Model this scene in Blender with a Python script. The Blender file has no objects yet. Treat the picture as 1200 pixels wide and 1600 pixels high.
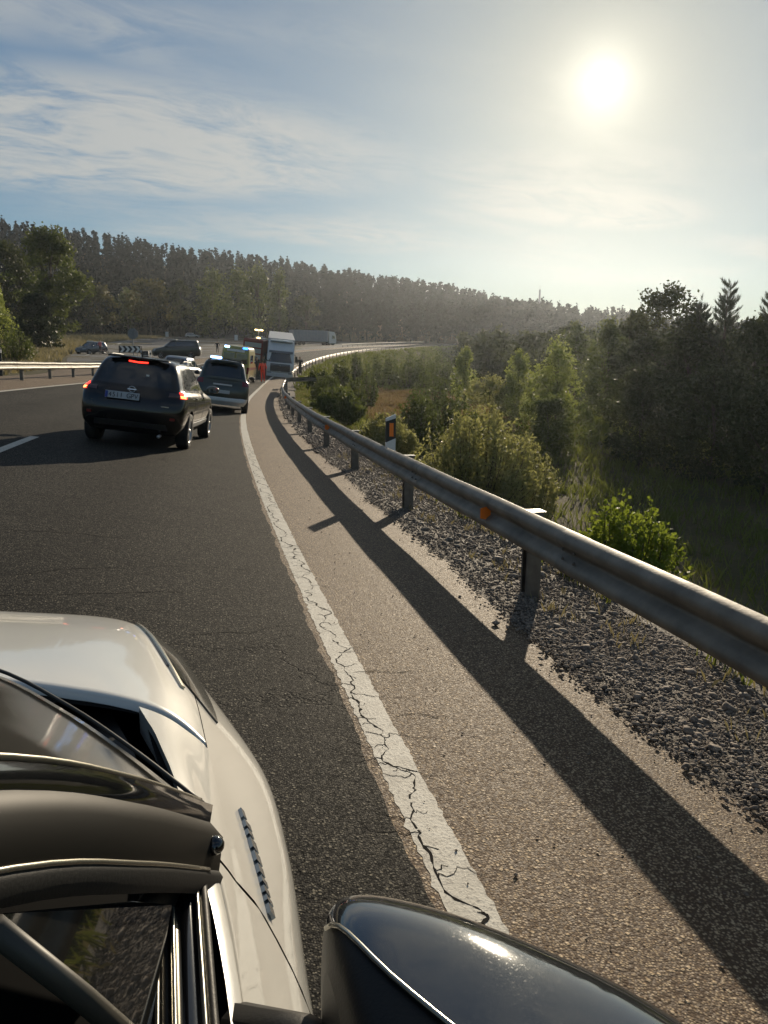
import bpy, bmesh, math, random
import numpy as np
from mathutils import Vector, Matrix, Euler
random.seed(7)
RNG = np.random.default_rng(11)
SC = bpy.context.scene
COL = SC.collection
R_ = math.radians

# ------------------------------------------------------------------ camera
F_PX, YAW, PITCH, ROLL, CAM_H = 1202.0, .2457, .1848, .0142, 1.62
cam_data = bpy.data.cameras.new('camera')
cam_data.sensor_fit = 'HORIZONTAL'
cam_data.sensor_width = 36.0
cam_data.lens = 36.0 * F_PX / 1200.0
cam_data.clip_start = .02
cam_data.clip_end = 6000
cam = bpy.data.objects.new('camera', cam_data)
COL.objects.link(cam)
_f = Vector((math.sin(YAW) * math.cos(PITCH), math.cos(YAW) * math.cos(PITCH), -math.sin(PITCH)))
_r = Vector((math.cos(YAW), -math.sin(YAW), 0))
_u = _r.cross(_f)
CR = _r * math.cos(ROLL) + _u * math.sin(ROLL)
CU = -_r * math.sin(ROLL) + _u * math.cos(ROLL)
CF = _f
cam.matrix_world = Matrix(((CR.x, CU.x, -CF.x, 0), (CR.y, CU.y, -CF.y, 0), (CR.z, CU.z, -CF.z, CAM_H), (0, 0, 0, 1)))
SC.camera = cam

# ------------------------------------------------------------------ sun and sky
SUN_EL, SUN_AZ = R_(18.25), R_(28.4)          # azimuth measured from +Y towards +X
SUN_DIR = Vector((math.sin(SUN_AZ) * math.cos(SUN_EL), math.cos(SUN_AZ) * math.cos(SUN_EL), math.sin(SUN_EL)))
sd = bpy.data.lights.new('sun', 'SUN')
sd.energy = 5.0
sd.angle = R_(.53)
sd.color = (1.0, .85, .64)
sun = bpy.data.objects.new('sun', sd)
COL.objects.link(sun)
LAMP_EL = R_(16.2)                             # the lamp sits a touch lower so that the rail shadow lands on the shoulder as photographed
LAMP_DIR = Vector((math.sin(SUN_AZ) * math.cos(LAMP_EL), math.cos(SUN_AZ) * math.cos(LAMP_EL), math.sin(LAMP_EL)))
sun.rotation_euler = LAMP_DIR.to_track_quat('Z', 'Y').to_euler()
sun.location = SUN_DIR * 50

SKY_STRENGTH = .10
SKY_SOFT, CLOUD_BASE, CLOUD_SUN, CLOUD_DENS, GLOW_A, GLOW_B = 1.05, .52, .03, .75, .04, .16
world = bpy.data.worlds.new('World')
SC.world = world
world.use_nodes = True
wt = world.node_tree
wt.nodes.clear()


class NT:
    """tiny node-graph helper"""
    def __init__(self, tree):
        self.t = tree

    def n(self, kind, ins=None, **props):
        nd = self.t.nodes.new(kind)
        for k, v in props.items():
            setattr(nd, k, v)
        for k, v in (ins or {}).items():
            self.put(nd.inputs[k], v)
        return nd

    def put(self, sock, v):
        if isinstance(v, bpy.types.NodeSocket):
            self.t.links.new(v, sock)
        elif isinstance(v, bpy.types.Node):
            self.t.links.new(v.outputs[0], sock)
        else:
            if hasattr(sock, 'default_value') and not isinstance(v, (int, float)) and len(v) == 3 and len(sock.default_value) == 4:
                v = (*v, 1)
            sock.default_value = v

    def m(self, op, a, b=0.0, c=0.0, clamp=False):
        nd = self.t.nodes.new('ShaderNodeMath')
        nd.operation = op
        nd.use_clamp = clamp
        for i, v in enumerate((a, b, c)):
            self.put(nd.inputs[i], v)
        return nd.outputs[0]

    def vm(self, op, a, b=(0, 0, 0), scale=None):
        nd = self.t.nodes.new('ShaderNodeVectorMath')
        nd.operation = op
        self.put(nd.inputs[0], a)
        self.put(nd.inputs[1], b)
        if scale is not None:
            self.put(nd.inputs['Scale'], scale)
        return nd.outputs['Value'] if op in ('DOT_PRODUCT', 'LENGTH', 'DISTANCE') else nd.outputs[0]

    def mix(self, fac, a, b, mode='MIX'):
        nd = self.t.nodes.new('ShaderNodeMix')
        nd.data_type = 'RGBA'
        nd.blend_type = mode
        nd.clamp_factor = True
        self.put(nd.inputs[0], fac)
        self.put(nd.inputs[6], a)
        self.put(nd.inputs[7], b)
        return nd.outputs[2]

    def ramp(self, fac, stops, interp='LINEAR'):
        nd = self.t.nodes.new('ShaderNodeValToRGB')
        cr = nd.color_ramp
        cr.interpolation = interp
        while len(cr.elements) < len(stops):
            cr.elements.new(.5)
        for e, (p, c) in zip(cr.elements, stops):
            e.position = p
            e.color = (c, c, c, 1) if isinstance(c, (int, float)) else (*c, 1)
        self.put(nd.inputs[0], fac)
        return nd.outputs[0]

    def noise(self, vec, scale, detail=3.0, rough=.55, dist=0.0):
        nd = self.n('ShaderNodeTexNoise', {'Scale': scale, 'Detail': detail, 'Roughness': rough, 'Distortion': dist})
        if vec is not None:
            self.put(nd.inputs['Vector'], vec)
        return nd.outputs[0]


w = NT(wt)
sky = w.n('ShaderNodeTexSky', sky_type='NISHITA')
sky.sun_disc = False
sky.sun_elevation = LAMP_EL
sky.sun_rotation = SUN_AZ
sky.altitude = 1000
sky.air_density = 1.0
sky.dust_density = .35
sky.ozone_density = 1.3
tc = w.n('ShaderNodeTexCoord')
dirv = tc.outputs['Generated']
sep = w.n('ShaderNodeSeparateXYZ', {0: dirv})
dz = w.m('MAXIMUM', sep.outputs[2], .0)
den = w.m('ADD', dz, .10)
px = w.m('DIVIDE', sep.outputs[0], den)
py = w.m('DIVIDE', sep.outputs[1], den)
# cirrus: wispy sheets high above, stretched along one wind direction
pl = w.n('ShaderNodeCombineXYZ', {0: px, 1: py, 2: 0.0})
rot = w.n('ShaderNodeVectorRotate', {'Vector': pl, 'Angle': R_(-14)}, rotation_type='Z_AXIS')
st = w.vm('MULTIPLY', rot.outputs[0], (.8, 1.35, 1))
big = w.noise(w.vm('ADD', st, (3.1, 7.4, 0)), .9, 3, .5, .4)
wisp = w.noise(w.vm('ADD', st, (1.7, .3, 4)), 3.2, 10, .60, 1.1)
fine = w.noise(w.vm('MULTIPLY', rot.outputs[0], (1.9, 4.0, 1)), 3.0, 8, .66, 1.6)


def bank_of_cloud(cx, cy_, rx, ry):
    a_ = w.m('DIVIDE', w.m('SUBTRACT', px, cx), rx)
    b_ = w.m('DIVIDE', w.m('SUBTRACT', py, cy_), ry)
    return w.m('SUBTRACT', 1.0, w.m('ADD', w.m('MULTIPLY', a_, a_), w.m('MULTIPLY', b_, b_)))


body = w.m('MAXIMUM', w.ramp(bank_of_cloud(-.30, 2.85, 1.25, .66), [(.0, 0), (.75, 1)], 'EASE'), w.m('MULTIPLY', w.ramp(bank_of_cloud(1.55, 3.0, .65, .36), [(.0, 0), (.8, 1)], 'EASE'), .9))
body = w.m('MAXIMUM', body, w.m('MULTIPLY', w.ramp(big, [(.44, 0), (.70, 1)], 'EASE'), .75))
cl = w.m('MULTIPLY', body, w.ramp(w.m('ADD', w.m('MULTIPLY', wisp, .78), w.m('MULTIPLY', fine, .22)), [(.30, 0), (.60, 1)], 'EASE'))
cl = w.m('MULTIPLY', cl, w.ramp(dz, [(.0, .3), (.12, 1.0)]))
mu = w.vm('DOT_PRODUCT', dirv, tuple(SUN_DIR))
ang = w.m('ARCCOSINE', w.m('MINIMUM', mu, .999999))          # radians from the sun
aur = w.m('POWER', 2.7183, w.m('MULTIPLY', ang, -3.6))        # broad forward scatter in thin cloud
aur2 = w.m('POWER', 2.7183, w.m('MULTIPLY', ang, -16.0))
aur3 = w.m('ADD', w.m('POWER', 2.7183, w.m('MULTIPLY', w.m('MULTIPLY', ang, ang), -16000.0)), w.m('MULTIPLY', w.m('POWER', 2.7183, w.m('MULTIPLY', ang, -40.0)), .17))
raw = w.vm('MULTIPLY', w.vm('SCALE', sky.outputs[0], scale=SKY_STRENGTH), (.80, .99, 1.07))
rs = w.n('ShaderNodeSeparateColor', {0: raw})
top = w.m('MAXIMUM', rs.outputs[0], w.m('MAXIMUM', rs.outputs[1], rs.outputs[2]))
# thin high haze evens the clear sky out: bright parts are held back, dim parts kept
skyc = w.vm('SCALE', raw, scale=w.m('DIVIDE', 1.0, w.m('ADD', 1.0, w.m('MULTIPLY', top, SKY_SOFT))))
cloud_lit = w.vm('SCALE', (1.0, .98, .90), scale=w.m('ADD', CLOUD_BASE, w.m('MULTIPLY', aur, CLOUD_SUN)))
skyc = w.mix(w.m('MULTIPLY', aur, .8), skyc, (.43, .415, .33))          # cream veil of thin cirrus around the sun
c1 = w.mix(w.m('MULTIPLY', cl, CLOUD_DENS), skyc, cloud_lit)
glow = w.vm('SCALE', (1.0, .86, .46), scale=w.m('ADD', w.m('MULTIPLY', aur, GLOW_A), w.m('MULTIPLY', aur2, GLOW_B)))
core = w.vm('SCALE', (1.0, .95, .85), scale=w.m('MULTIPLY', aur3, 5.0))
tot = w.vm('ADD', w.vm('ADD', c1, glow), core)
bg = w.n('ShaderNodeBackground', {'Color': tot, 'Strength': 1.0})
world.cycles.sampling_method = 'MANUAL'
world.cycles.sample_map_resolution = 512
wo = w.n('ShaderNodeOutputWorld', {'Surface': bg})

vs = SC.view_settings
vs.view_transform = 'Standard'
vs.look = 'None'
vs.gamma = 1.0
vs.exposure = .08
vs.use_curve_mapping = False
cy = SC.cycles
SC.render.engine = 'CYCLES'
cy.max_bounces = 7
cy.diffuse_bounces = 3
cy.glossy_bounces = 4
cy.transmission_bounces = 5
cy.transparent_max_bounces = 10
cy.volume_bounces = 0
cy.sample_clamp_indirect = 6
cy.caustics_reflective = False
cy.caustics_refractive = False
cy.use_denoising = True
try:
    cy.denoiser = 'OPENIMAGEDENOISE'
    cy.denoising_input_passes = 'RGB_ALBEDO_NORMAL'
except Exception:
    pass


# ------------------------------------------------------------------ generic helpers
def cam_at(x, y, d):
    """world point seen at photo pixel (x,y) at depth d metres: used only to read the layout off the photograph"""
    v = CF + CR * ((x - 600) / F_PX) + CU * ((800 - y) / F_PX)
    return Vector((0, 0, CAM_H)) + v * d


def tag(o, label=None, cat=None, group=None, kind=None):
    if label: o['label'] = label
    if cat: o['category'] = cat
    if group: o['group'] = group
    if kind: o['kind'] = kind
    return o


def empty(name, mw=None, label=None, cat=None, group=None):
    o = bpy.data.objects.new(name, None)
    o.empty_display_size = .2
    COL.objects.link(o)
    if mw is not None:
        o.matrix_world = mw
    return tag(o, label, cat, group)


def link(name, me, mat=None, parent=None, mw=None):
    o = bpy.data.objects.new(name, me)
    if mat is not None and not me.materials:
        for mm in (mat if isinstance(mat, (list, tuple)) else [mat]):
            me.materials.append(mm)
    COL.objects.link(o)
    if parent is not None:
        o.parent = parent
    if mw is not None:
        o.matrix_world = mw
    return o


def np_mesh(name, V, Fq, smooth=False, mats=None, uv=None):
    """V (n,3), Fq (m,k) with constant k"""
    V = np.ascontiguousarray(V, np.float32)
    Fq = np.ascontiguousarray(Fq, np.int32)
    me = bpy.data.meshes.new(name)
    k = Fq.shape[1]
    me.vertices.add(len(V))
    me.vertices.foreach_set('co', V.ravel())
    me.loops.add(Fq.size)
    me.loops.foreach_set('vertex_index', Fq.ravel())
    me.polygons.add(len(Fq))
    me.polygons.foreach_set('loop_start', np.arange(0, Fq.size, k, dtype=np.int32))
    me.polygons.foreach_set('loop_total', np.full(len(Fq), k, np.int32))
    if smooth:
        me.polygons.foreach_set('use_smooth', np.ones(len(Fq), bool))
    if mats is not None:
        me.polygons.foreach_set('material_index', np.ascontiguousarray(mats, np.int32))
    me.update(calc_edges=True)
    me.validate()
    return me


class MB:
    """collects shapes and links them as one mesh object"""
    def __init__(self):
        self.v, self.f, self.sm, self.mi = [], [], [], []

    def add(self, vs_, fs, smooth=False, mi=0):
        b = len(self.v)
        self.v += [tuple(p) for p in vs_]
        self.f += [tuple(b + i for i in f) for f in fs]
        self.sm += [smooth] * len(fs)
        self.mi += [mi] * len(fs)
        return self

    def box(self, c, s, rot=None, bev=0.0, mi=0, taper=None):
        hx, hy, hz = s[0] / 2, s[1] / 2, s[2] / 2
        bev = min(bev, hx * .9, hy * .9, hz * .9)
        pts, fs = [], []
        if bev <= 0:
            pts = [Vector((x * hx, y * hy, z * hz)) for z in (-1, 1) for y in (-1, 1) for x in (-1, 1)]
            fs = [(0, 2, 3, 1), (4, 5, 7, 6), (0, 1, 5, 4), (2, 6, 7, 3), (0, 4, 6, 2), (1, 3, 7, 5)]
        else:
            bm = bmesh.new()
            bmesh.ops.create_cube(bm, size=1)
            for vv in bm.verts:
                vv.co = Vector((vv.co.x * 2 * hx, vv.co.y * 2 * hy, vv.co.z * 2 * hz))
            bmesh.ops.bevel(bm, geom=bm.edges[:] + bm.verts[:], offset=bev, segments=2, affect='EDGES', profile=.5)
            bm.verts.index_update()
            pts = [vv.co.copy() for vv in bm.verts]
            fs = [tuple(vv.index for vv in f.verts) for f in bm.faces]
            bm.free()
        if taper:
            for p in pts:
                k = (p.z / hz + 1) / 2 if hz else 0
                p.x *= 1 + (taper[0] - 1) * k
                p.y *= 1 + (taper[1] - 1) * k
        if rot is not None:
            M = rot if isinstance(rot, Matrix) else Euler(rot).to_matrix()
            pts = [M @ p for p in pts]
        c = Vector(c)
        return self.add([p + c for p in pts], fs, False, mi)

    def prism(self, poly, a, b, axis='y', mi=0):
        """extrude a closed 2-D polygon along an axis from a to b"""
        def P(p, t):
            return {'y': (p[0], t, p[1]), 'x': (t, p[0], p[1]), 'z': (p[0], p[1], t)}[axis]
        n = len(poly)
        vs_ = [P(p, a) for p in poly] + [P(p, b) for p in poly]
        fs = [(i, (i + 1) % n, n + (i + 1) % n, n + i) for i in range(n)]
        fs += [tuple(range(n - 1, -1, -1)), tuple(range(n, 2 * n))]
        return self.add(vs_, fs, False, mi)

    def tube(self, pts, rad, n=8, cap=True, smooth=True, mi=0):
        pts = [Vector(p) for p in pts]
        rads = rad if isinstance(rad, (list, tuple)) else [rad] * len(pts)
        vs_, fs = [], []
        prev = None
        for i, p in enumerate(pts):
            t = (pts[min(i + 1, len(pts) - 1)] - pts[max(i - 1, 0)]).normalized()
            if prev is None:
                a = Vector((0, 0, 1)) if abs(t.z) < .9 else Vector((1, 0, 0))
                x = t.cross(a).normalized()
            else:
                x = (prev - t * prev.dot(t))
                x = x.normalized() if x.length > 1e-6 else t.orthogonal().normalized()
            prev = x
            y = t.cross(x)
            for k in range(n):
                an = 2 * math.pi * k / n
                vs_.append(p + (x * math.cos(an) + y * math.sin(an)) * rads[i])
        for i in range(len(pts) - 1):
            for k in range(n):
                fs.append((i * n + k, i * n + (k + 1) % n, (i + 1) * n + (k + 1) % n, (i + 1) * n + k))
        if cap:
            fs.append(tuple(range(n - 1, -1, -1)))
            fs.append(tuple((len(pts) - 1) * n + k for k in range(n)))
        return self.add(vs_, fs, smooth, mi)

    def lathe(self, prof, n=20, M=None, mi=0, smooth=True, close=False):
        """prof: list of (r, h); revolved round local z, then transformed by M"""
        vs_, fs = [], []
        for r, h in prof:
            for k in range(n):
                an = 2 * math.pi * k / n
                p = Vector((r * math.cos(an), r * math.sin(an), h))
                vs_.append(M @ p if M is not None else p)
        m = len(prof)
        for i in range(m - 1 if not close else m):
            j = (i + 1) % m
            for k in range(n):
                fs.append((i * n + k, i * n + (k + 1) % n, j * n + (k + 1) % n, j * n + k))
        return self.add(vs_, fs, smooth, mi)

    def ball(self, c, r, n=10, mi=0):
        c = Vector(c)
        r = Vector(r) if not isinstance(r, (int, float)) else Vector((r, r, r))
        vs_, fs = [], []
        m = max(4, n // 2)
        for i in range(m + 1):
            th = math.pi * i / m
            for k in range(n):
                an = 2 * math.pi * k / n
                vs_.append(c + Vector((r.x * math.sin(th) * math.cos(an), r.y * math.sin(th) * math.sin(an), r.z * math.cos(th))))
        for i in range(m):
            for k in range(n):
                fs.append((i * n + k, (i + 1) * n + k, (i + 1) * n + (k + 1) % n, i * n + (k + 1) % n))
        return self.add(vs_, fs, True, mi)

    def sheet(self, grid, smooth=True, mi=0):
        """grid: rows of points"""
        nr, nc = len(grid), len(grid[0])
        vs_ = [p for r in grid for p in r]
        fs = [(i * nc + j, i * nc + j + 1, (i + 1) * nc + j + 1, (i + 1) * nc + j) for i in range(nr - 1) for j in range(nc - 1)]
        return self.add(vs_, fs, smooth, mi)

    def mesh(self, name):
        me = bpy.data.meshes.new(name)
        me.from_pydata([tuple(p) for p in self.v], [], self.f)
        me.polygons.foreach_set('use_smooth', self.sm)
        me.polygons.foreach_set('material_index', self.mi)
        me.update()
        me.validate()
        return me

    def build(self, name, mat, parent=None, mw=None):
        return link(name, self.mesh(name), mat, parent, mw)


def cr_interp(A, t):
    """Catmull-Rom along axis 0 of array A at parameters t"""
    A = np.asarray(A, float)
    n = len(A)
    t = np.clip(np.asarray(t, float), 0, n - 1 - 1e-9)
    i = np.floor(t).astype(int)
    u = (t - i).reshape((-1,) + (1,) * (A.ndim - 1))
    g = lambda k: A[np.clip(k, 0, n - 1)]
    p1, p2 = g(i), g(i + 1)
    p0 = np.where((i - 1 >= 0).reshape(u.shape), g(i - 1), 2 * p1 - p2)
    p3 = np.where((i + 2 <= n - 1).reshape(u.shape), g(i + 2), 2 * p2 - p1)
    return .5 * (2 * p1 + (p2 - p0) * u + (2 * p0 - 5 * p1 + 4 * p2 - p3) * u ** 2 + (3 * p1 - p0 - 3 * p2 + p3) * u ** 3)


class Surf:
    """bicubic surface through a control grid: rows (v) x columns (u) of 3-D points"""
    def __init__(self, ctrl):
        self.C = np.asarray(ctrl, float)
        self.nv, self.nu = self.C.shape[:2]
        self._s = None

    def ev(self, u, v):
        u, v = np.atleast_1d(np.asarray(u, float)), np.atleast_1d(np.asarray(v, float))
        out = np.empty((len(u), 3))
        n = self.nv
        v = np.clip(v, 0, n - 1 - 1e-9)
        iv = np.floor(v).astype(int)
        w_ = (v - iv)[:, None]
        rows = []
        for k in (-1, 0, 1, 2):
            idx = iv + k
            ic = np.clip(idx, 0, n - 1)
            pts = np.empty((len(u), 3))
            for r in np.unique(ic):
                m = ic == r
                pts[m] = cr_interp(self.C[r], u[m])
            rows.append((idx, pts))
        p1, p2 = rows[1][1], rows[2][1]
        p0 = np.where((rows[0][0] >= 0)[:, None], rows[0][1], 2 * p1 - p2)
        p3 = np.where((rows[3][0] <= n - 1)[:, None], rows[3][1], 2 * p2 - p1)
        return .5 * (2 * p1 + (p2 - p0) * w_ + (2 * p0 - 5 * p1 + 4 * p2 - p3) * w_ ** 2 + (3 * p1 - p0 - 3 * p2 + p3) * w_ ** 3)

    def nrm(self, u, v, flip=1):
        e = 1e-3
        du = self.ev(np.asarray(u) + e, v) - self.ev(np.asarray(u) - e, v)
        dv = self.ev(u, np.asarray(v) + e) - self.ev(u, np.asarray(v) - e)
        n = np.cross(du, dv)
        ln = np.linalg.norm(n, axis=1, keepdims=True)
        return flip * n / np.maximum(ln, 1e-9)

    def find(self, p, where=None):
        if self._s is None:
            uu, vv = np.meshgrid(np.linspace(0, self.nu - 1, (self.nu - 1) * 16 + 1), np.linspace(0, self.nv - 1, (self.nv - 1) * 16 + 1))
            self._s = (uu.ravel(), vv.ravel(), self.ev(uu.ravel(), vv.ravel()))
        uu, vv, P = self._s
        d = ((P - np.asarray(p, float)) ** 2).sum(1)
        i = d.argmin()
        u0, v0, h = uu[i], vv[i], 1 / 16
        for _ in range(4):
            a, b = np.meshgrid(np.clip(u0 + np.linspace(-h, h, 9), 0, self.nu - 1), np.clip(v0 + np.linspace(-h, h, 9), 0, self.nv - 1))
            Q = self.ev(a.ravel(), b.ravel())
            j = ((Q - np.asarray(p, float)) ** 2).sum(1).argmin()
            u0, v0, h = a.ravel()[j], b.ravel()[j], h / 4
        return u0, v0

    def grid(self, U, V, off=0.0, flip=1):
        P = self.ev(U.ravel(), V.ravel())
        if off:
            P = P + off * self.nrm(U.ravel(), V.ravel(), flip)
        return P.reshape(U.shape + (3,))


def quad_uv(c, nu, nv):
    """bilinear map over 4 (u,v) corners: c00,c10,c11,c01"""
    a = np.linspace(0, 1, nu)
    b = np.linspace(0, 1, nv)
    A, B = np.meshgrid(a, b)
    c = np.asarray(c, float)
    f = lambda k: (c[0, k] * (1 - A) + c[1, k] * A) * (1 - B) + (c[3, k] * (1 - A) + c[2, k] * A) * B
    return f(0), f(1)


# ------------------------------------------------------------------ materials
def mat(name, color=(.5, .5, .5), rough=.5, metal=0.0, spec=.5, emit=None, estr=1.0, coat=0.0, trans=0.0, vary=0.0, vscale=8.0, bump=0.0, bscale=60.0, rvary=0.0):
    m_ = bpy.data.materials.new(name)
    m_.use_nodes = True
    t = NT(m_.node_tree)
    b = m_.node_tree.nodes['Principled BSDF']
    b.inputs['Base Color'].default_value = (*color, 1)
    b.inputs['Roughness'].default_value = rough
    b.inputs['Metallic'].default_value = metal
    b.inputs['Specular IOR Level'].default_value = spec
    b.inputs['Coat Weight'].default_value = coat
    b.inputs['Coat Roughness'].default_value = .04
    b.inputs['Transmission Weight'].default_value = trans
    if emit:
        b.inputs['Emission Color'].default_value = (*emit, 1)
        b.inputs['Emission Strength'].default_value = estr
    if vary or bump or rvary:
        co = t.n('ShaderNodeTexCoord').outputs['Object']
        if vary:
            nz = t.noise(co, vscale, 5, .6)
            dark = tuple(c * (1 - vary) for c in color)
            lite = tuple(min(1, c * (1 + vary)) for c in color)
            t.put(b.inputs['Base Color'], t.mix(t.ramp(nz, [(.3, 0), (.7, 1)]), dark, lite))
        if rvary:
            nz = t.noise(co, vscale * 1.7, 4, .6)
            t.put(b.inputs['Roughness'], t.m('ADD', rough, t.m('MULTIPLY', t.m('SUBTRACT', nz, .5), rvary), clamp=True))
        if bump:
            bp = t.n('ShaderNodeBump', {'Strength': bump, 'Distance': .01, 'Height': t.noise(co, bscale, 4, .6)})
            t.put(b.inputs['Normal'], bp)
    return m_


def leaf_mat(name, c_dark, c_lite, transl=.45, rough=.55, spec=.3):
    """thin leaf: half of the light reflected, half let through"""
    m_ = bpy.data.materials.new(name)
    m_.use_nodes = True
    nt = m_.node_tree
    t = NT(nt)
    b = nt.nodes['Principled BSDF']
    out = nt.nodes['Material Output']
    co = t.n('ShaderNodeTexCoord').outputs['Object']
    geo = t.n('ShaderNodeNewGeometry')
    nz = t.noise(co, .9, 2, .5)
    fac = t.m('ADD', t.m('MULTIPLY', geo.outputs['Random Per Island'], .6), t.m('MULTIPLY', nz, .5), clamp=True)
    colr = t.mix(fac, c_dark, c_lite)
    t.put(b.inputs['Base Color'], colr)
    b.inputs['Roughness'].default_value = rough
    b.inputs['Specular IOR Level'].default_value = spec
    tr = t.n('ShaderNodeBsdfTranslucent', {'Color': t.mix(.35, colr, (c_lite[0] * 1.5, c_lite[1] * 1.4, c_lite[2] * .5))})
    mx = t.n('ShaderNodeMixShader', {0: transl, 1: b.outputs[0], 2: tr.outputs[0]})
    t.put(out.inputs['Surface'], mx)
    return m_


M = {}
# ------------------------------------------------------------------ the lie of the land, in road coordinates
# s runs along the right-hand white line, l is the offset to the left of it; the road is a right-hand bend of 378 m, banked
RR, XL, BANK = 378.0, .78, .111


def sstep(a, b, x):
    t = np.clip((np.asarray(x, float) - a) / (b - a), 0, 1)
    return t * t * (3 - 2 * t)


def prof(s):
    return .045 * 4 * np.logaddexp(0, (np.asarray(s, float) - 52) / 4)


def bank(s):
    return BANK + (.05 - BANK) * sstep(70, 135, s)


CREST_AZ = [-60, -20, -11.6, -7.8, -3.8, .4, 4.8, 9.3, 13.8, 18.4, 23, 27.5, 32, 40, 60]
CREST_EL = [7.5, 8.6, 8.92, 8.76, 8.35, 7.84, 7.59, 6.95, 6.3, 5.82, 4.39, 3.45, 3.3, 3.0, 3.0]
CREST_D = [470, 470, 465, 465, 465, 465, 470, 475, 480, 490, 510, 520, 520, 500, 480]


def xy(s, l):
    a = np.asarray(s, float) / RR
    r = RR + np.asarray(l, float)
    return XL + RR - r * np.cos(a), r * np.sin(a)


def sl_of(X, Y):
    dx = XL + RR - np.asarray(X, float)
    return RR * np.arctan2(Y, dx), np.hypot(dx, Y) - RR


def wob(x, y, k=1.0):
    return np.sin(x * .9 * k + 1.3 * np.sin(y * .7 * k)) * .5 + np.sin(y * 1.3 * k + 2.1 + np.sin(x * .5 * k)) * .5


def land(s, l):
    s, l = np.asarray(s, float), np.asarray(l, float)
    s, l = np.broadcast_arrays(s, l)
    X, Y = xy(s, l)
    b = bank(s)
    z = prof(s) + b * np.clip(l, -2.6, 9) + .045 * np.clip(l - 30, 0, 60)
    out = np.clip(-2.6 - l, 0, None)
    emb = z - .66 * out * (out / (out + .35))
    floor_ = -5.0 + .032 * np.clip(s, -30, 200) + .15 * wob(X, Y, .3) - .02 * np.clip(-l - 40, 0, 60)
    k = .9
    sm = np.logaddexp(emb / k, floor_ / k) * k
    z = np.where(l < -2.6, np.minimum(np.maximum(sm, emb), z), z)
    z = z + np.where(l < -2.9, .10 * wob(X, Y, 1.1) * np.clip((-l - 2.9) / 2, 0, 1), 0)
    z = z + np.where(l > 10, .06 * wob(X, Y, .8) * np.clip((l - 10) / 6, 0, 1), 0)
    d = np.hypot(X, Y)
    az = np.degrees(np.arctan2(X, Y))
    el = np.interp(az, CREST_AZ, CREST_EL)
    dc = np.interp(az, CREST_AZ, CREST_D)
    d0 = np.interp(az, [-60, 20, 26, 60], [262, 268, 215, 200])
    zc = CAM_H + dc * np.tan(np.radians(el)) - 11.5
    front = np.where(np.abs(az) < 75, 1.0, 0.0)
    t = np.clip((d - d0) / (dc - d0), 0, 1)
    t = np.where(Y > 0, t, 0) * front
    hz = z + (zc - z) * (t * .45 + .55 * t * t * (3 - 2 * t))
    hz = hz - np.where(d > dc, (d - dc) * .10, 0) * front
    return hz


def pt(s, l, up=0.0):
    X, Y = xy(s, l)
    return Vector((float(X), float(Y), float(land(s, l)) + up))


def frame(s, l, turn=0.0, up=0.0, flat=False):
    """matrix of something standing on the ground at (s,l): x along the road, y to the left, z up"""
    o = pt(s, l)
    e = .8
    fx = (pt(s + e, l) - pt(s - e, l)).normalized()
    ly = (pt(s, l + e) - pt(s, l - e)).normalized()
    if flat:
        fx.z = 0; fx.normalize()
        ly = Vector((-fx.y, fx.x, 0))
    c, si = math.cos(turn), math.sin(turn)
    a = (fx * c + ly * si).normalized()
    n = fx.cross(ly).normalized()
    b = n.cross(a)
    o = o + n * up
    return Matrix(((a.x, b.x, n.x, o.x), (a.y, b.y, n.y, o.y), (a.z, b.z, n.z, o.z), (0, 0, 0, 1)))


# ------------------------------------------------------------------ ground materials
def ground_nodes(name):
    m_ = bpy.data.materials.new(name)
    m_.use_nodes = True
    t = NT(m_.node_tree)
    return m_, t, m_.node_tree.nodes['Principled BSDF'], t.n('ShaderNodeTexCoord').outputs['Object']


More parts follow.
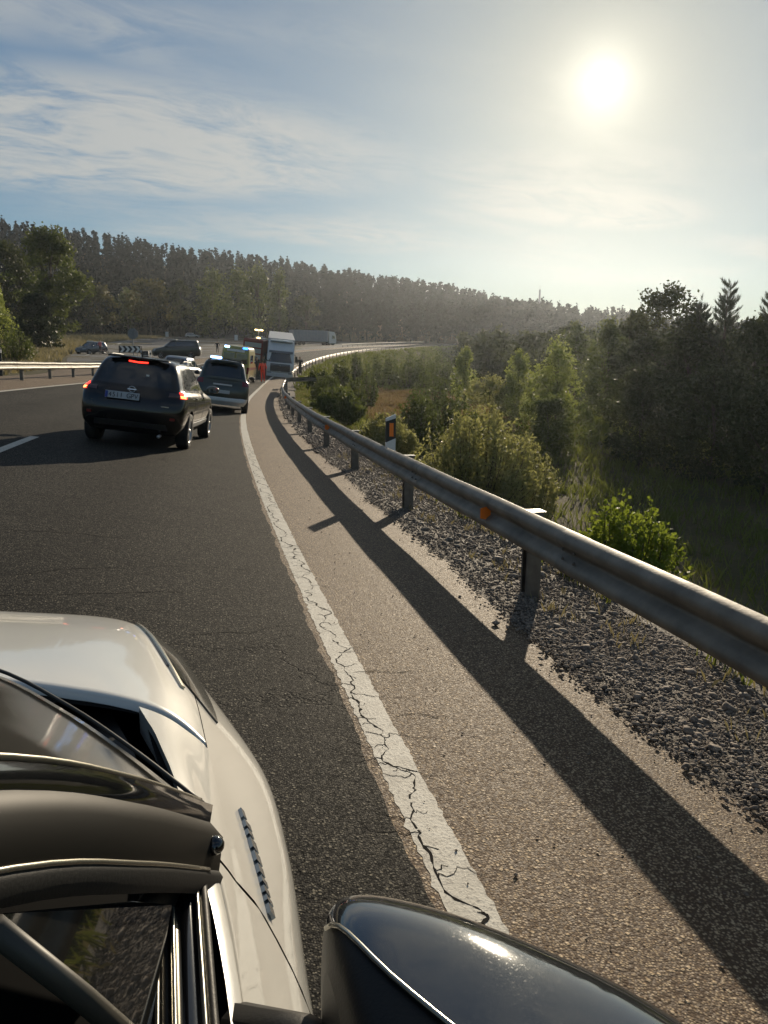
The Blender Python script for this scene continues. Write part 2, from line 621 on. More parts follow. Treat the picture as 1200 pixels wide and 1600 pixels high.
def stone_mat(name, binder, stone_a, stone_b, scale, share, bump=.6, rough=.78, patch=.25, cracks=False, spec=.35, glint=.0):
    m_, t, b, co = ground_nodes(name)
    vo = t.n('ShaderNodeTexVoronoi', {'Vector': co, 'Scale': scale, 'Randomness': 1.0}, feature='F1')
    rnd = t.n('ShaderNodeSeparateColor', {0: vo.outputs['Color']})
    pick = t.ramp(rnd.outputs[0], [(1 - share, 0), (1 - share + .12, 1)])
    core = t.ramp(vo.outputs['Distance'], [(.30, 1), (.62, 0)])
    fac = t.m('MULTIPLY', pick, core)
    sc_ = t.mix(rnd.outputs[1], stone_a, stone_b)
    vo2 = t.n('ShaderNodeTexVoronoi', {'Vector': co, 'Scale': scale * .42, 'Randomness': 1.0}, feature='F1')
    rnd2 = t.n('ShaderNodeSeparateColor', {0: vo2.outputs['Color']})
    fac2 = t.m('MULTIPLY', t.ramp(rnd2.outputs[0], [(1 - share * .35, 0), (1 - share * .35 + .05, 1)]), t.ramp(vo2.outputs['Distance'], [(.2, 1), (.42, 0)]))
    colr = t.mix(fac, binder, sc_)
    colr = t.mix(t.m('MULTIPLY', fac2, .9), colr, stone_b)
    big = t.noise(co, .55, 4, .6)
    mid = t.noise(co, 3.1, 4, .6)
    sh = t.m('ADD', 1 - patch * .9, t.m('MULTIPLY', t.m('ADD', t.m('MULTIPLY', big, .65), t.m('MULTIPLY', mid, .35)), patch * 1.8))
    colr = t.vm('SCALE', colr, scale=sh)
    h = t.m('ADD', t.m('MULTIPLY', t.m('SUBTRACT', 1.0, vo.outputs['Distance']), .6), t.m('MULTIPLY', fac2, .8))
    h = t.m('ADD', h, t.m('MULTIPLY', t.noise(co, scale * 2.2, 2, .5), .35))
    if cracks:
        wv = t.n('ShaderNodeTexNoise', {'Vector': co, 'Scale': 2.3, 'Detail': 5, 'Roughness': .65})
        cv = t.vm('ADD', t.vm('MULTIPLY', co, (.42, 1.25, 1)), t.vm('SCALE', t.vm('SUBTRACT', wv.outputs['Color'], (.5, .5, .5)), scale=.55))
        ed = t.n('ShaderNodeTexVoronoi', {'Vector': cv, 'Scale': 1.15}, feature='DISTANCE_TO_EDGE')
        msk = t.ramp(t.noise(co, .38, 3, .6), [(.50, 0), (.60, 1)])
        ck = t.m('MULTIPLY', t.ramp(ed.outputs['Distance'], [(.004, 1), (.014, 0)]), msk)
        colr = t.mix(t.m('MULTIPLY', ck, .85), colr, (.006, .006, .006))
        h = t.m('SUBTRACT', h, t.m('MULTIPLY', ck, 1.4))
        # tyre-polished wheel tracks and the oily strip between them: slight tone shifts along the lanes
        ln = t.m('SUBTRACT', t.vm('LENGTH', t.vm('MULTIPLY', t.vm('SUBTRACT', co, (XL + RR, 0, 0)), (1, 1, 0))), RR)
        ln = t.m('ADD', ln, t.m('MULTIPLY', t.m('SUBTRACT', t.noise(co, .8, 3, .6), .5), .5))
        ph = t.m('COSINE', t.m('MULTIPLY', t.m('SUBTRACT', ln, .95), 6.2832 / 1.72))
        colr = t.vm('SCALE', colr, scale=t.m('ADD', .98, t.m('MULTIPLY', ph, .13)))
        stain = t.ramp(t.noise(t.vm('MULTIPLY', co, (1, .25, 1)), 1.6, 5, .7), [(.60, 0), (.72, 1)])
        colr = t.mix(t.m('MULTIPLY', stain, .35), colr, (.012, .012, .012))
    t.put(b.inputs['Base Color'], colr)
    rr = t.m('ADD', rough, t.m('MULTIPLY', t.m('SUBTRACT', rnd.outputs[2], .5), .25), clamp=True)
    t.put(b.inputs['Roughness'], rr)
    b.inputs['Specular IOR Level'].default_value = spec
    bp = t.n('ShaderNodeBump', {'Strength': bump, 'Distance': .5 / scale, 'Height': h})
    t.put(b.inputs['Normal'], bp)
    return m_


M['asphalt'] = stone_mat('asphalt', (.012, .0118, .0108), (.046, .043, .036), (.24, .215, .165), 135, .5, bump=.8, rough=.78, patch=.35, cracks=True, spec=.07)
M['asphalt_far'] = stone_mat('asphalt_weathered', (.085, .08, .072), (.13, .12, .11), (.19, .18, .16), 60, .5, bump=.3, rough=.75, patch=.25, cracks=True)
M['chipseal'] = stone_mat('chip_seal', (.092, .057, .032), (.22, .145, .082), (.54, .41, .255), 112, .66, bump=.85, rough=.75, patch=.25, spec=.25)
M['gravel_bed'] = stone_mat('gravel_bed', (.055, .043, .031), (.15, .12, .092), (.28, .23, .175), 70, .75, bump=1.0, rough=.85, patch=.3)
M['stone'] = mat('gravel_stone', (.205, .165, .128), .85, vary=.7, vscale=37)


def soil_mat():
    m_, t, b, co = ground_nodes('soil_and_dry_grass')
    a = t.noise(co, .11, 5, .6)
    c = t.noise(co, 2.6, 6, .65)
    d = t.noise(co, 17, 4, .6)
    f1 = t.ramp(t.m('ADD', t.m('MULTIPLY', a, .6), t.m('MULTIPLY', c, .4)), [(.38, 0), (.62, 1)])
    colr = t.mix(f1, (.06, .068, .025), (.15, .112, .058))
    colr = t.mix(t.ramp(d, [(.4, 0), (.7, 1)]), colr, (.065, .06, .03))
    t.put(b.inputs['Base Color'], colr)
    b.inputs['Roughness'].default_value = .95
    b.inputs['Specular IOR Level'].default_value = .15
    t.put(b.inputs['Normal'], t.n('ShaderNodeBump', {'Strength': .9, 'Distance': .12, 'Height': t.m('ADD', c, t.m('MULTIPLY', d, .4))}))
    return m_


M['soil'] = soil_mat()


def paint_mat():
    m_, t, b, co = ground_nodes('worn_road_paint')
    nz = t.noise(co, 9, 6, .65)
    n2 = t.noise(co, 70, 4, .6)
    colr = t.mix(t.ramp(nz, [(.3, 0), (.7, 1)]), (.42, .39, .32), (.62, .59, .50))
    colr = t.mix(t.ramp(n2, [(.53, 0), (.66, 1)]), colr, (.22, .2, .17))
    t.put(b.inputs['Base Color'], colr)
    b.inputs['Roughness'].default_value = .7
    t.put(b.inputs['Normal'], t.n('ShaderNodeBump', {'Strength': .5, 'Distance': .006, 'Height': t.m('ADD', n2, t.m('MULTIPLY', nz, .7))}))
    return m_


M['paint'] = paint_mat()
M['crack'] = mat('crack_dark', (.012, .011, .010), .95, spec=.1)  # near-black tone of the open cracks
M['galv'] = mat('galvanised_steel', (.185, .165, .13), .55, metal=.25, vary=.38, vscale=4, bump=.12, bscale=40, rvary=.3)
M['post'] = mat('weathered_post_steel', (.15, .135, .115), .6, metal=.4, vary=.3, vscale=9)
M['post_top'] = mat('pale_steel', (.55, .52, .45), .45, metal=.4, vary=.15)  # sunlit look of the post tops put into a paler colour
M['orange'] = mat('orange_reflector', (.95, .22, .02), .3, spec=.5)
M['white_plastic'] = mat('white_plastic', (.72, .71, .68), .45, vary=.08)
M['black_plastic'] = mat('black_plastic', (.012, .012, .013), .45, bump=.1, bscale=200)
M['black_film'] = mat('black_film', (.02, .02, .022), .5)

# ------------------------------------------------------------------ ground sheet
def axis(*seg):
    out = []
    for a, b, st_ in seg:
        out += list(np.arange(a, b, st_))
    return np.array(out)


S_AX = np.append(axis((-120, -12, 12), (-12, 60, 1.0), (60, 130, 2.5), (130, 300, 6), (300, 640, 9)), 640)
L_AX = np.append(axis((-220, -44, 8), (-44, -14, 1.5), (-14, -2.6, .6), (-2.6, 10, 1.4), (10, 46, 2), (46, 430, 8)), 430)
SS, LL = np.meshgrid(S_AX, L_AX, indexing='ij')
GX, GY = xy(SS, LL)
GZ = land(SS, LL)
GZ = GZ - np.where((LL > -2.5) & (LL < 9.9), .10, 0)


def grid_mesh(name, X, Y, Z, smooth=True):
    n, m_ = X.shape
    V = np.stack([X, Y, Z], -1).reshape(-1, 3)
    i, j = np.meshgrid(np.arange(n - 1), np.arange(m_ - 1), indexing='ij')
    a = (i * m_ + j).ravel()
    Fq = np.stack([a, a + m_, a + m_ + 1, a + 1], -1)[:, ::-1]
    if name == 'ground':                       # the sheet ends behind the ridge
        c = V[Fq].mean(1)
        Fq = Fq[np.hypot(c[:, 0], c[:, 1]) < 575]
        used = np.unique(Fq)
        ren = np.zeros(len(V), np.int64)
        ren[used] = np.arange(len(used))
        V, Fq = V[used], ren[Fq]
    return np_mesh(name, V, Fq, smooth)


tag(link('ground', grid_mesh('ground', GX, GY, GZ), M['soil']), kind='structure')


def strip(name, material, s_arr, l0, l1, up, nl=6, parent=None, jit=0.0, kind=None, noise=0.0):
    s_arr = np.asarray(s_arr, float)
    a = l0(s_arr) if callable(l0) else np.full(len(s_arr), float(l0))
    b = l1(s_arr) if callable(l1) else np.full(len(s_arr), float(l1))
    if jit:
        a = a + RNG.normal(0, jit, len(a))
        b = b + RNG.normal(0, jit, len(b))
    u = np.linspace(0, 1, nl)
    L = a[:, None] * (1 - u) + b[:, None] * u
    S = np.repeat(s_arr[:, None], nl, 1)
    X, Y = xy(S, L)
    Z = land(S, np.clip(L, -2.6, None)) + (up(S) if callable(up) else up)
    if noise:
        Z = Z + (noise * wob(X, Y, 9) + noise * .6 * RNG.normal(0, 1, Z.shape)) * np.minimum(1, u * 6) - .012 * np.maximum(0, 1 - u * 8)
    o = link(name, grid_mesh(name, X, Y, Z), material, parent)
    if kind:
        o['kind'] = kind
    return o


s_road = np.append(axis((-40, 80, 1.0), (80, 262, 3)), 262)
road = strip('road', M['asphalt'], np.append(axis((-14, 16, .06), (16, 80, 1), (80, 262, 3)), 262), lambda s: .122 + .008 * np.sin(s * 3.1) + .006 * np.sin(s * 11 + 1) + np.where(s < 16, RNG.normal(0, .0045, len(s)), 0), 7.06, .0015, 8, kind='structure')
strip('road_shoulder', M['chipseal'], s_road, .40, -1.55, lambda S: np.where(S > 60, -.004, 0.0), 5, kind='structure')
strip('far_shoulder', M['chipseal'], s_road, 7.05, 9.0, .004, 4, kind='structure')
strip('gravel_verge', M['gravel_bed'], np.append(axis((-12, 20, .12), (20, 62, .6), (62, 262, 3)), 262), lambda s: -1.33 - .012 * np.clip(s, 0, 12) - .03 * np.sin(s * 1.1) - .012 * np.sin(s * 6.1) - .02 * np.sin(s * 2.9 + 1), -2.75, .012, 16, kind='structure', noise=.003)
# the junction apron on the left, where the side road joins
ap_s = np.append(axis((66, 250, 4)), 256)
strip('side_road', M['asphalt_far'], ap_s, 9.0, lambda s: np.interp(s, [66, 98, 150, 223, 260], [16.5, 28, 50, 80, 92]), .01, 10, kind='structure')
strip('earth_verge', M['chipseal'], axis((-20, 67, 2)), 9.0, lambda s: np.interp(s, [-20, 45, 67], [10.6, 11.5, 16.5]), .006, 4, kind='structure')

# painted markings lie 4-6 mm proud of the surfaces below
fine_s = np.append(axis((-6, 14, .03), (14, 40, .25), (40, 80, 1), (80, 250, 3)), 250)
strip('edge_line', M['paint'], fine_s, .085, -.075, lambda S: np.where(S < 25, .0016, .010), 3, road, jit=.004)
strip('edge_line', M['paint'], np.append(axis((-20, 80, 1), (80, 250, 3)), 250), 7.12, 6.97, .009, 2, road)
for s0 in np.arange(-18.6, 110, 13.5):
    strip('lane_dash', M['paint'], np.linspace(s0, s0 + 5.5, 12), 3.68, 3.54, .006, 2, road)
strip('side_road_line', M['paint'], np.linspace(90, 250, 60), lambda s: np.interp(s, [66, 98, 150, 223, 260], [15.4, 26.4, 47.6, 77, 89]), lambda s: np.interp(s, [66, 98, 150, 223, 260], [15.2, 26.1, 47.1, 76.4, 88.3]), .016, 2, road)
strip('side_road_line', M['paint'], np.linspace(78, 250, 60), 9.6, 9.42, .016, 2, road)


# cracks that follow and cross the edge line: thin ribbons sunk in tone, wandering
def ribbon(mb, path, widths, up):
    P = [pt(s, l, up) for s, l in path]
    n = len(P)
    left, right = [], []
    for i in range(n):
        t = (P[min(i + 1, n - 1)] - P[max(i - 1, 0)])
        t.z = 0
        t = t.normalized() if t.length > 0 else Vector((0, 1, 0))
        q = Vector((-t.y, t.x, 0)) * widths[i] * .5
        left.append(P[i] + q)
        right.append(P[i] - q)
    mb.sheet([left, right], smooth=False)


ck = MB()
s, l, v_ = -1.0, -.02, 0.0
path, wid = [], []
while s < 17:
    path.append((s, l))
    wid.append(max(.001, random.gauss(.0062, .0045)) * (1.0 if s < 6 else 1.4))
    if random.random() < .03 and len(path) > 4:
        ribbon(ck, path, wid, .0024)
        path, wid = [], []
    s += random.uniform(.008, .03)
    v_ = v_ * .55 + random.gauss(0, .0085) - l * .03
    l = min(.06, max(-.062, l + v_))
    if random.random() < .17:
        d = random.choice((-1, 1))
        bs, bl, bp_, bw = s, l, [], []
        for k in range(random.choice((3, 4, 6, 8, 14, 20, 26))):
            bp_.append((bs, bl))
            bw.append(max(.0012, .006 * (1 - k / 20)) * random.uniform(.5, 1.3))
            bs += random.gauss(0, .012)
            bl += d * random.uniform(.006, .02)
        ribbon(ck, bp_, bw, .0026)
ribbon(ck, path, wid, .0024)
# long cracks across the running lane
for (s0, l0, l1, w0) in [(5.2, .9, 3.4, .007), (5.9, .35, 2.9, .006), (6.7, 1.4, 4.2, .009), (7.6, 1.0, 3.0, .008), (8.4, 1.7, 3.6, .008), (9.6, 1.2, 3.6, .01), (10.8, .9, 3.2, .01), (4.6, .2, .9, .005), (3.9, -.35, .12, .005), (3.3, -.32, -.08, .005), (12.6, 1.0, 3.1, .01)]:
    pp, ww = [], []
    ss, v_ = s0, 0
    for l_ in np.arange(l0, l1, .035):
        if random.random() < .05 and len(pp) > 3:
            ribbon(ck, pp, ww, .0030)
            pp, ww = [], []
        pp.append((ss, l_))
        ww.append(max(.001, random.gauss(w0, w0 * .5)))
        v_ = v_ * .75 + random.gauss(0, .008)
        ss += v_
    if len(pp) > 2:
        ribbon(ck, pp, ww, .0030)
tag(ck.build('crack', M['crack'], road), kind='stuff')


# ------------------------------------------------------------------ loose gravel
def stones(n, srange, lfun, size, z_up, seed, oct_=True):
    rg = np.random.default_rng(seed)
    s = srange[0] + (srange[1] - srange[0]) * rg.random(n) ** 1.25
    l = lfun(rg, s)
    X, Y = xy(s, l)
    Z = land(s, np.clip(l, -2.6, None)) + z_up
    if oct_:
        B = np.array([(1, 0, 0), (-1, 0, 0), (0, 1, 0), (0, -1, 0), (0, 0, 1), (0, 0, -1)], float)
        FF = np.array([(0, 2, 4), (2, 1, 4), (1, 3, 4), (3, 0, 4), (2, 0, 5), (1, 2, 5), (3, 1, 5), (0, 3, 5)])
    else:
        g = (1 + 5 ** .5) / 2
        B = np.array([(-1, g, 0), (1, g, 0), (-1, -g, 0), (1, -g, 0), (0, -1, g), (0, 1, g), (0, -1, -g), (0, 1, -g), (g, 0, -1), (g, 0, 1), (-g, 0, -1), (-g, 0, 1)], float) / 1.9
        FF = np.array([(0, 11, 5), (0, 5, 1), (0, 1, 7), (0, 7, 10), (0, 10, 11), (1, 5, 9), (5, 11, 4), (11, 10, 2), (10, 7, 6), (7, 1, 8), (3, 9, 4), (3, 4, 2), (3, 2, 6), (3, 6, 8), (3, 8, 9), (4, 9, 5), (2, 4, 11), (6, 2, 10), (8, 6, 7), (9, 8, 1)])
    k = len(B)
    r = size * np.exp(rg.normal(0, .38, n))
    V = B[None] * (1 + rg.normal(0, .22, (n, k, 3)))
    V = V * (r[:, None] * np.stack([rg.uniform(.8, 1.5, n), rg.uniform(.7, 1.1, n), rg.uniform(.45, .8, n)], -1))[:, None, :] if False else V * (r[:, None, None] * np.stack([rg.uniform(.8, 1.4, n), rg.uniform(.7, 1.1, n), rg.uniform(.45, .8, n)], -1)[:, None, :])
    an = rg.uniform(0, 6.283, n)
    c, si = np.cos(an)[:, None], np.sin(an)[:, None]
    x_, y_ = V[..., 0] * c - V[..., 1] * si, V[..., 0] * si + V[..., 1] * c
    V = np.stack([x_ + X[:, None], y_ + Y[:, None], V[..., 2] + (Z + r * .2)[:, None]], -1)
    FA = (FF[None] + (np.arange(n) * k)[:, None, None]).reshape(-1, 3)
    return V.reshape(-1, 3), FA


def gl(rg, s):
    u = rg.random(len(s))
    return -1.33 - .012 * np.clip(s, 0, 12) - .03 * np.sin(s * 1.1) - .012 * np.sin(s * 6.1) - .02 * np.sin(s * 2.9 + 1) + .05 * np.abs(rg.normal(0, 1, len(s))) - u ** .85 * 1.15


parts_ = [stones(9500, (.6, 5.0), gl, .0085, .014, 1, False), stones(16000, (.6, 5.0), gl, .0055, .0135, 8), stones(22000, (4, 20), gl, .0105, .014, 2), stones(5000, (16, 48), gl, .022, .014, 3)]
parts_.append(stones(260, (.6, 9), lambda rg, s: -1.5 - .9 * rg.random(len(s)), .026, .015, 6, False))
parts_.append(stones(900, (.8, 14), lambda rg, s: .1 - rg.random(len(s)) ** .5 * 1.5, .0045, .004, 4))
off, VV, FF_ = 0, [], []
for V, Fa in parts_:
    VV.append(V)
    FF_.append(Fa + off)
    off += len(V)
tag(link('gravel', np_mesh('gravel', np.concatenate(VV), np.concatenate(FF_)), M['stone']), 'loose grey gravel along the foot of the guardrail', 'gravel', kind='stuff')


# ------------------------------------------------------------------ guardrails
W_PROF = [(.0, .155), (.012, .153), (.045, .140), (.074, .118), (.083, .095), (.080, .070), (.052, .038), (.020, .014), (.010, 0), (.020, -.014), (.052, -.038), (.080, -.070), (.083, -.095), (.074, -.118), (.045, -.140), (.012, -.153), (.0, -.155)]


def beam_mesh(pts, thick=.004):
    """pts: list of (point at rail centre line, unit vector towards the road)"""
    mb = MB()
    rows = []
    for P, n in pts:
        rows.append([Vector(P) + n * t + Vector((0, 0, z)) for t, z in W_PROF])
    back = []
    for P, n in pts:
        back.append([Vector(P) + n * (t - thick) + Vector((0, 0, z * .995)) for t, z in W_PROF])
    mb.sheet(rows)
    mb.sheet(back)
    m = len(W_PROF)
    for r, b in zip(rows[:1] + rows[-1:], back[:1] + back[-1:]):
        mb.sheet([r, b], smooth=False)
    mb.sheet([[r[0] for r in rows], [b[0] for b in back]], smooth=False)
    mb.sheet([[r[-1] for r in rows], [b[-1] for b in back]], smooth=False)
    return mb


def road_normal(s, side):
    """unit vector across the road, towards it"""
    a = xy(s, 0)
    b = xy(s, 1)
    v = Vector((float(b[0] - a[0]), float(b[1] - a[1]), 0)).normalized()
    return v * side


post_me, cap_me, spacer_me = None, None, None


def post_parts(root, s, l, side, h=.70, far=False):
    """C-section post behind the beam with a spacer bracket and a flat cap"""
    n = road_normal(s, side)
    t = Vector((n.y, -n.x, 0))
    base = pt(s, l)
    Mx = Matrix(((n.x, t.x, 0, base.x), (n.y, t.y, 0, base.y), (0, 0, 1, base.z), (0, 0, 0, 1)))
    global post_me, cap_me, spacer_me
    if post_me is None:
        mb = MB()
        poly = [(-.175, -.06), (-.055, -.06), (-.055, -.035), (-.06, -.035), (-.06, -.054), (-.17, -.054), (-.17, .054), (-.06, .054), (-.06, .035), (-.055, .035), (-.055, .06), (-.175, .06)]
        mb.prism(poly, -.35, .70, 'z')
        post_me = mb.mesh('post')
        post_me.materials.append(M['post'])
        cap_me = MB().box((-.125, 0, .7035), (.14, .125, .005)).mesh('cap')
        cap_me.materials.append(M['post_top'])
        spacer_me = MB().box((-.028, 0, .55), (.05, .09, .22), bev=.008).mesh('spacer')
        spacer_me.materials.append(M['galv'])
    for nm, me in (('post', post_me), ('post_cap', cap_me), ('spacer', spacer_me)):
        if far and nm == 'spacer':
            continue
        link(nm, me, None, root, Mx)


def guardrail(name, label, s0, s1, l, side, group=None, far=False):
    root = empty(name, Matrix.Translation(pt(s0, l)), label, 'guardrail', group)
    bpy.context.view_layer.update()
    for s in np.arange(s0, s1 + .01, 4.0):
        post_parts(root, float(s), l, side, far=far)
    for k, a in enumerate(np.arange(s0 - 1.0, s1 - 1, 4.0)):
        b = min(a + 4.0, s1 + 1)
        pts = []
        lap = .16 if not far else .05
        for s in np.linspace(a - lap, b + lap, 7 if not far else 4):
            n = road_normal(s, side)
            e = .009 if (s > b or k % 2) else 0.0
            pts.append((pt(s, l, .58 + .004 * math.sin(s * 2.3)) + n * e, n))
        mb = beam_mesh(pts)
        o = mb.build('beam', M['galv'], root)
        o.matrix_world = Matrix()
    if not far:
        bl = MB().ball((0, 0, 0), (.012, .012, .012), 8).mesh('bolt')
        bl.materials.append(M['post'])
        for a in np.arange(s0 - 1.0, s1 - 1, 4.0)[:12]:
            for ds in (-.08, .08):
                for t_, z in ((.030, .124), (.046, .032), (.046, -.032), (.030, -.124)):
                    n = road_normal(float(a) + ds, side)
                    link('bolt', bl, None, root, Matrix.Translation(pt(float(a) + ds, l, .58 + z) + n * (t_ + .028)))
    return root


def keep(o, root):
    """parent world-space geometry without moving it"""
    o.parent = root
    o.matrix_parent_inverse = root.matrix_world.inverted()
    return o


L_RAIL = -1.70
near_rail = guardrail('guardrail', 'long weathered W-beam guardrail running beside the gravel with orange reflectors', -2.39, 53.61, L_RAIL, 1, 'roadside guardrails')
# orange trapezoid reflectors bolted in the valley of the beam
for s in (6.2, 16.0, 32.0, 47.0):
    n = road_normal(s, 1)
    t = Vector((n.y, -n.x, 0))
    c = pt(s, L_RAIL, .58) + n * .055
    mb = MB()
    # plate set square to the traffic, folded from a tab on the beam
    w_, h0, h1 = .075, .066, .045
    q = [c - n * .03 + Vector((0, 0, h0)), c + n * .065 + Vector((0, 0, h1)), c + n * .065 - Vector((0, 0, h1)), c - n * .03 - Vector((0, 0, h0))]
    mb.add(q + [p + t * -.004 for p in q], [(0, 1, 2, 3), (7, 6, 5, 4), (0, 4, 5, 1), (1, 5, 6, 2), (2, 6, 7, 3), (3, 7, 4, 0)])
    o = mb.build('reflector', M['orange'], near_rail)
    o.matrix_world = Matrix()
    mb = MB().ball(c + n * .018 + t * .004 + Vector((0, 0, .014)), .005, 8).ball(c + n * .018 + t * .004 - Vector((0, 0, .014)), .005, 8)
    o = mb.build('bolt', M['black_plastic'], near_rail)
    o.matrix_world = Matrix()
# the torn end: the beam folds away from the road where the lorry broke through
pts = []
for k, (s, l, z) in enumerate([(54.5, -1.7, .55), (55.6, -1.66, .56), (56.6, -1.72, .60), (57.3, -2.05, .66), (57.7, -2.7, .72), (57.9, -3.5, .76), (58.0, -4.3, .72)]):
    n0 = road_normal(s, 1)
    a = [0, 0, .15, .6, 1.2, 1.45, 1.5][k]
    t = Vector((n0.y, -n0.x, 0))
    nn = (n0 * math.cos(a) + t * math.sin(a)).normalized()
    p = pt(s, max(l, -2.6), 0)
    X, Y = xy(s, l)
    pts.append((Vector((float(X), float(Y), p.z + z)), nn))
o = beam_mesh(pts).build('bent_beam', M['galv'], near_rail)
o.matrix_world = Matrix()
o['label'] = 'torn beam end folded away from the road'
pts = []
for (s, l, z, a) in [(45.6, -1.62, .45, 0), (46.6, -1.58, .30, .1), (47.6, -1.56, .20, .1), (49.5, -1.56, .24, .1), (51.8, -1.6, .36, .0)]:
    pts.append((pt(s, l, z), road_normal(s, 1)))
o = beam_mesh(pts).build('sagging_beam', M['post_top'], near_rail)
o.matrix_world = Matrix()

guardrail('guardrail', 'far stretch of guardrail curving right beyond the white lorry', 70, 246, L_RAIL, 1, 'roadside guardrails', far=True)
guardrail('guardrail', 'sunlit guardrail on the far side of the road, left of the black car', 4.3, 57, 8.45, -1, 'roadside guardrails')
guardrail('guardrail', 'distant guardrail on the outer side of the bend', 180, 248, 9.6, -1, 'roadside guardrails', far=True)

# delineator post standing behind the rail
def delineator(s, l, label, h=1.16):
    root = empty('delineator_post', frame(s, l, flat=True), label, 'marker post', 'roadside marker posts')
    # local x forward, y left; the face towards the traffic looks back along -x
    def slab(z0a, z0b, z1a, z1b, d, y0, y1, name, m_):
        # a = left edge height, b = right edge height
        v_ = [(-d, y0, z0a), (-d, y1, z0b), (-d, y1, z1b), (-d, y0, z1a), (d, y0, z0a), (d, y1, z0b), (d, y1, z1b), (d, y0, z1a)]
        MB().add(v_, [(0, 1, 2, 3), (7, 6, 5, 4), (0, 4, 5, 1), (1, 5, 6, 2), (2, 6, 7, 3), (3, 7, 4, 0)]).build(name, m_, root)
    slab(h - .60, h - .60, h - .34 - .03, h - .34 + .03, .03, .07, -.07, 'lower_post', M['white_plastic'])
    slab(h - .37, h - .31, h - .07, h - .025, .0302, .07, -.07, 'black_band', M['black_film'])
    slab(h - .07, h - .025, h - .03, h + .03, .03, .07, -.07, 'post_top', M['white_plastic'])
    MB().box((-.034, -.006, h - .19), (.008, .06, .19)).build('reflector', M['orange'], root)
    MB().box((0, .06, h - .52), (.05, .12, .08)).build('bracket', M['galv'], root)
    return root


delineator(10.75, -1.83, 'white marker post with black band and orange reflector rising from the guardrail', 1.15)
# ------------------------------------------------------------------ plants
M['bark'] = mat('bark', (.075, .06, .045), .9, vary=.35, vscale=6, bump=.5, bscale=25)
M['leaf_dark'] = leaf_mat('leaf_dark', (.028, .038, .018), (.065, .078, .032), .34, .6, .15)
M['leaf_mid'] = leaf_mat('leaf_mid', (.045, .065, .022), (.115, .14, .045), .45)
M['leaf_pop'] = leaf_mat('leaf_poplar', (.12, .16, .05), (.30, .34, .12), .52)
M['leaf_willow'] = leaf_mat('leaf_willow', (.13, .14, .06), (.31, .31, .15), .5)
M['leaf_bright'] = leaf_mat('leaf_bright', (.085, .13, .018), (.22, .27, .05), .52, .5, .15)
M['leaf_yellow'] = leaf_mat('leaf_yellowing', (.055, .058, .020), (.115, .105, .036), .38)
M['needle'] = leaf_mat('pine_needles', (.020, .032, .016), (.045, .058, .026), .25)
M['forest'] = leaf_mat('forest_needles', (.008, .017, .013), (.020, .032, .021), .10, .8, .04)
M['grass_green'] = leaf_mat('grass_green', (.06, .085, .02), (.16, .18, .05), .45, .6)
M['grass_dry'] = leaf_mat('grass_dry', (.15, .125, .075), (.30, .26, .165), .3, .7)
M['grass_brown'] = leaf_mat('grass_brown', (.115, .085, .05), (.23, .165, .10), .4, .7)


def rand_units(rg, n):
    v = rg.normal(0, 1, (n, 3))
    return v / np.linalg.norm(v, axis=1, keepdims=True)


def leaf_cloud(C, size, rg, aspect=.55, along=None, loose=.55):
    """one rhombic leaf per centre; along = preferred long axis"""
    n = len(C)
    a = rand_units(rg, n)
    if along is not None:
        a = along + a * loose
        a /= np.linalg.norm(a, axis=1, keepdims=True)
    b = np.cross(a, rand_units(rg, n))
    b /= np.maximum(np.linalg.norm(b, axis=1, keepdims=True), 1e-6)
    s = (np.asarray(size) * rg.uniform(.6, 1.35, n))[:, None]
    V = np.stack([C + a * s, C + b * s * aspect, C - a * s, C - b * s * aspect], 1).reshape(-1, 3)
    return V, np.arange(4 * n).reshape(n, 4)


def crown_points(rg, n, H, W, kind, z0):
    """leaf centres grouped in clumps that fill an uneven envelope; returns points and clump centres"""
    K = {'poplar': 46, 'round': 58, 'wide': 70, 'pine': 52}[kind]
    K = max(14, int(K * min(1.3, .5 + n / 6000)))
    t = rg.random(K) ** .85
    if kind == 'poplar':
        env = np.sin(np.pi * np.clip(t * .93 + .04, 0, 1) ** .75) ** .7
    elif kind == 'pine':
        env = np.clip(1.05 - t, .08, 1) ** .75 * (.75 + .25 * np.sin(t * 40))
    else:
        env = np.sqrt(np.clip(1 - (2 * t - 1.0) ** 2 * .92, .05, 1)) * (1 - .25 * t)
    an = rg.random(K) * 6.283
    lob = 1 + .22 * np.sin(an * 3 + t * 7) + rg.normal(0, .12, K)
    rr = W / 2 * env * np.sqrt(rg.uniform(.12, 1, K)) * lob
    cc = np.stack([rr * np.cos(an), rr * np.sin(an), z0 + (H - z0) * t], -1)
    cr = (W * (.13 if kind != 'poplar' else .17)) * rg.uniform(.6, 1.35, K)
    wgt = cr ** 2
    idx = rg.choice(K, n, p=wgt / wgt.sum())
    u = rand_units(rg, n) * (rg.random(n) ** .45)[:, None]
    stretch = np.array([1, 1, {'poplar': 1.9, 'round': .85, 'wide': .75, 'pine': .55}[kind]])
    P = cc[idx] + u * cr[idx][:, None] * stretch
    # stray sprays beyond the clumps
    m = rg.random(n) < .10
    P[m] += rand_units(rg, m.sum()) * W * .07
    return P, cc


def ground_at(px, d):
    P = cam_at(px, 565, d)
    s, l = sl_of(P.x, P.y)
    return float(s), float(l), Vector((P.x, P.y, float(land(s, l))))


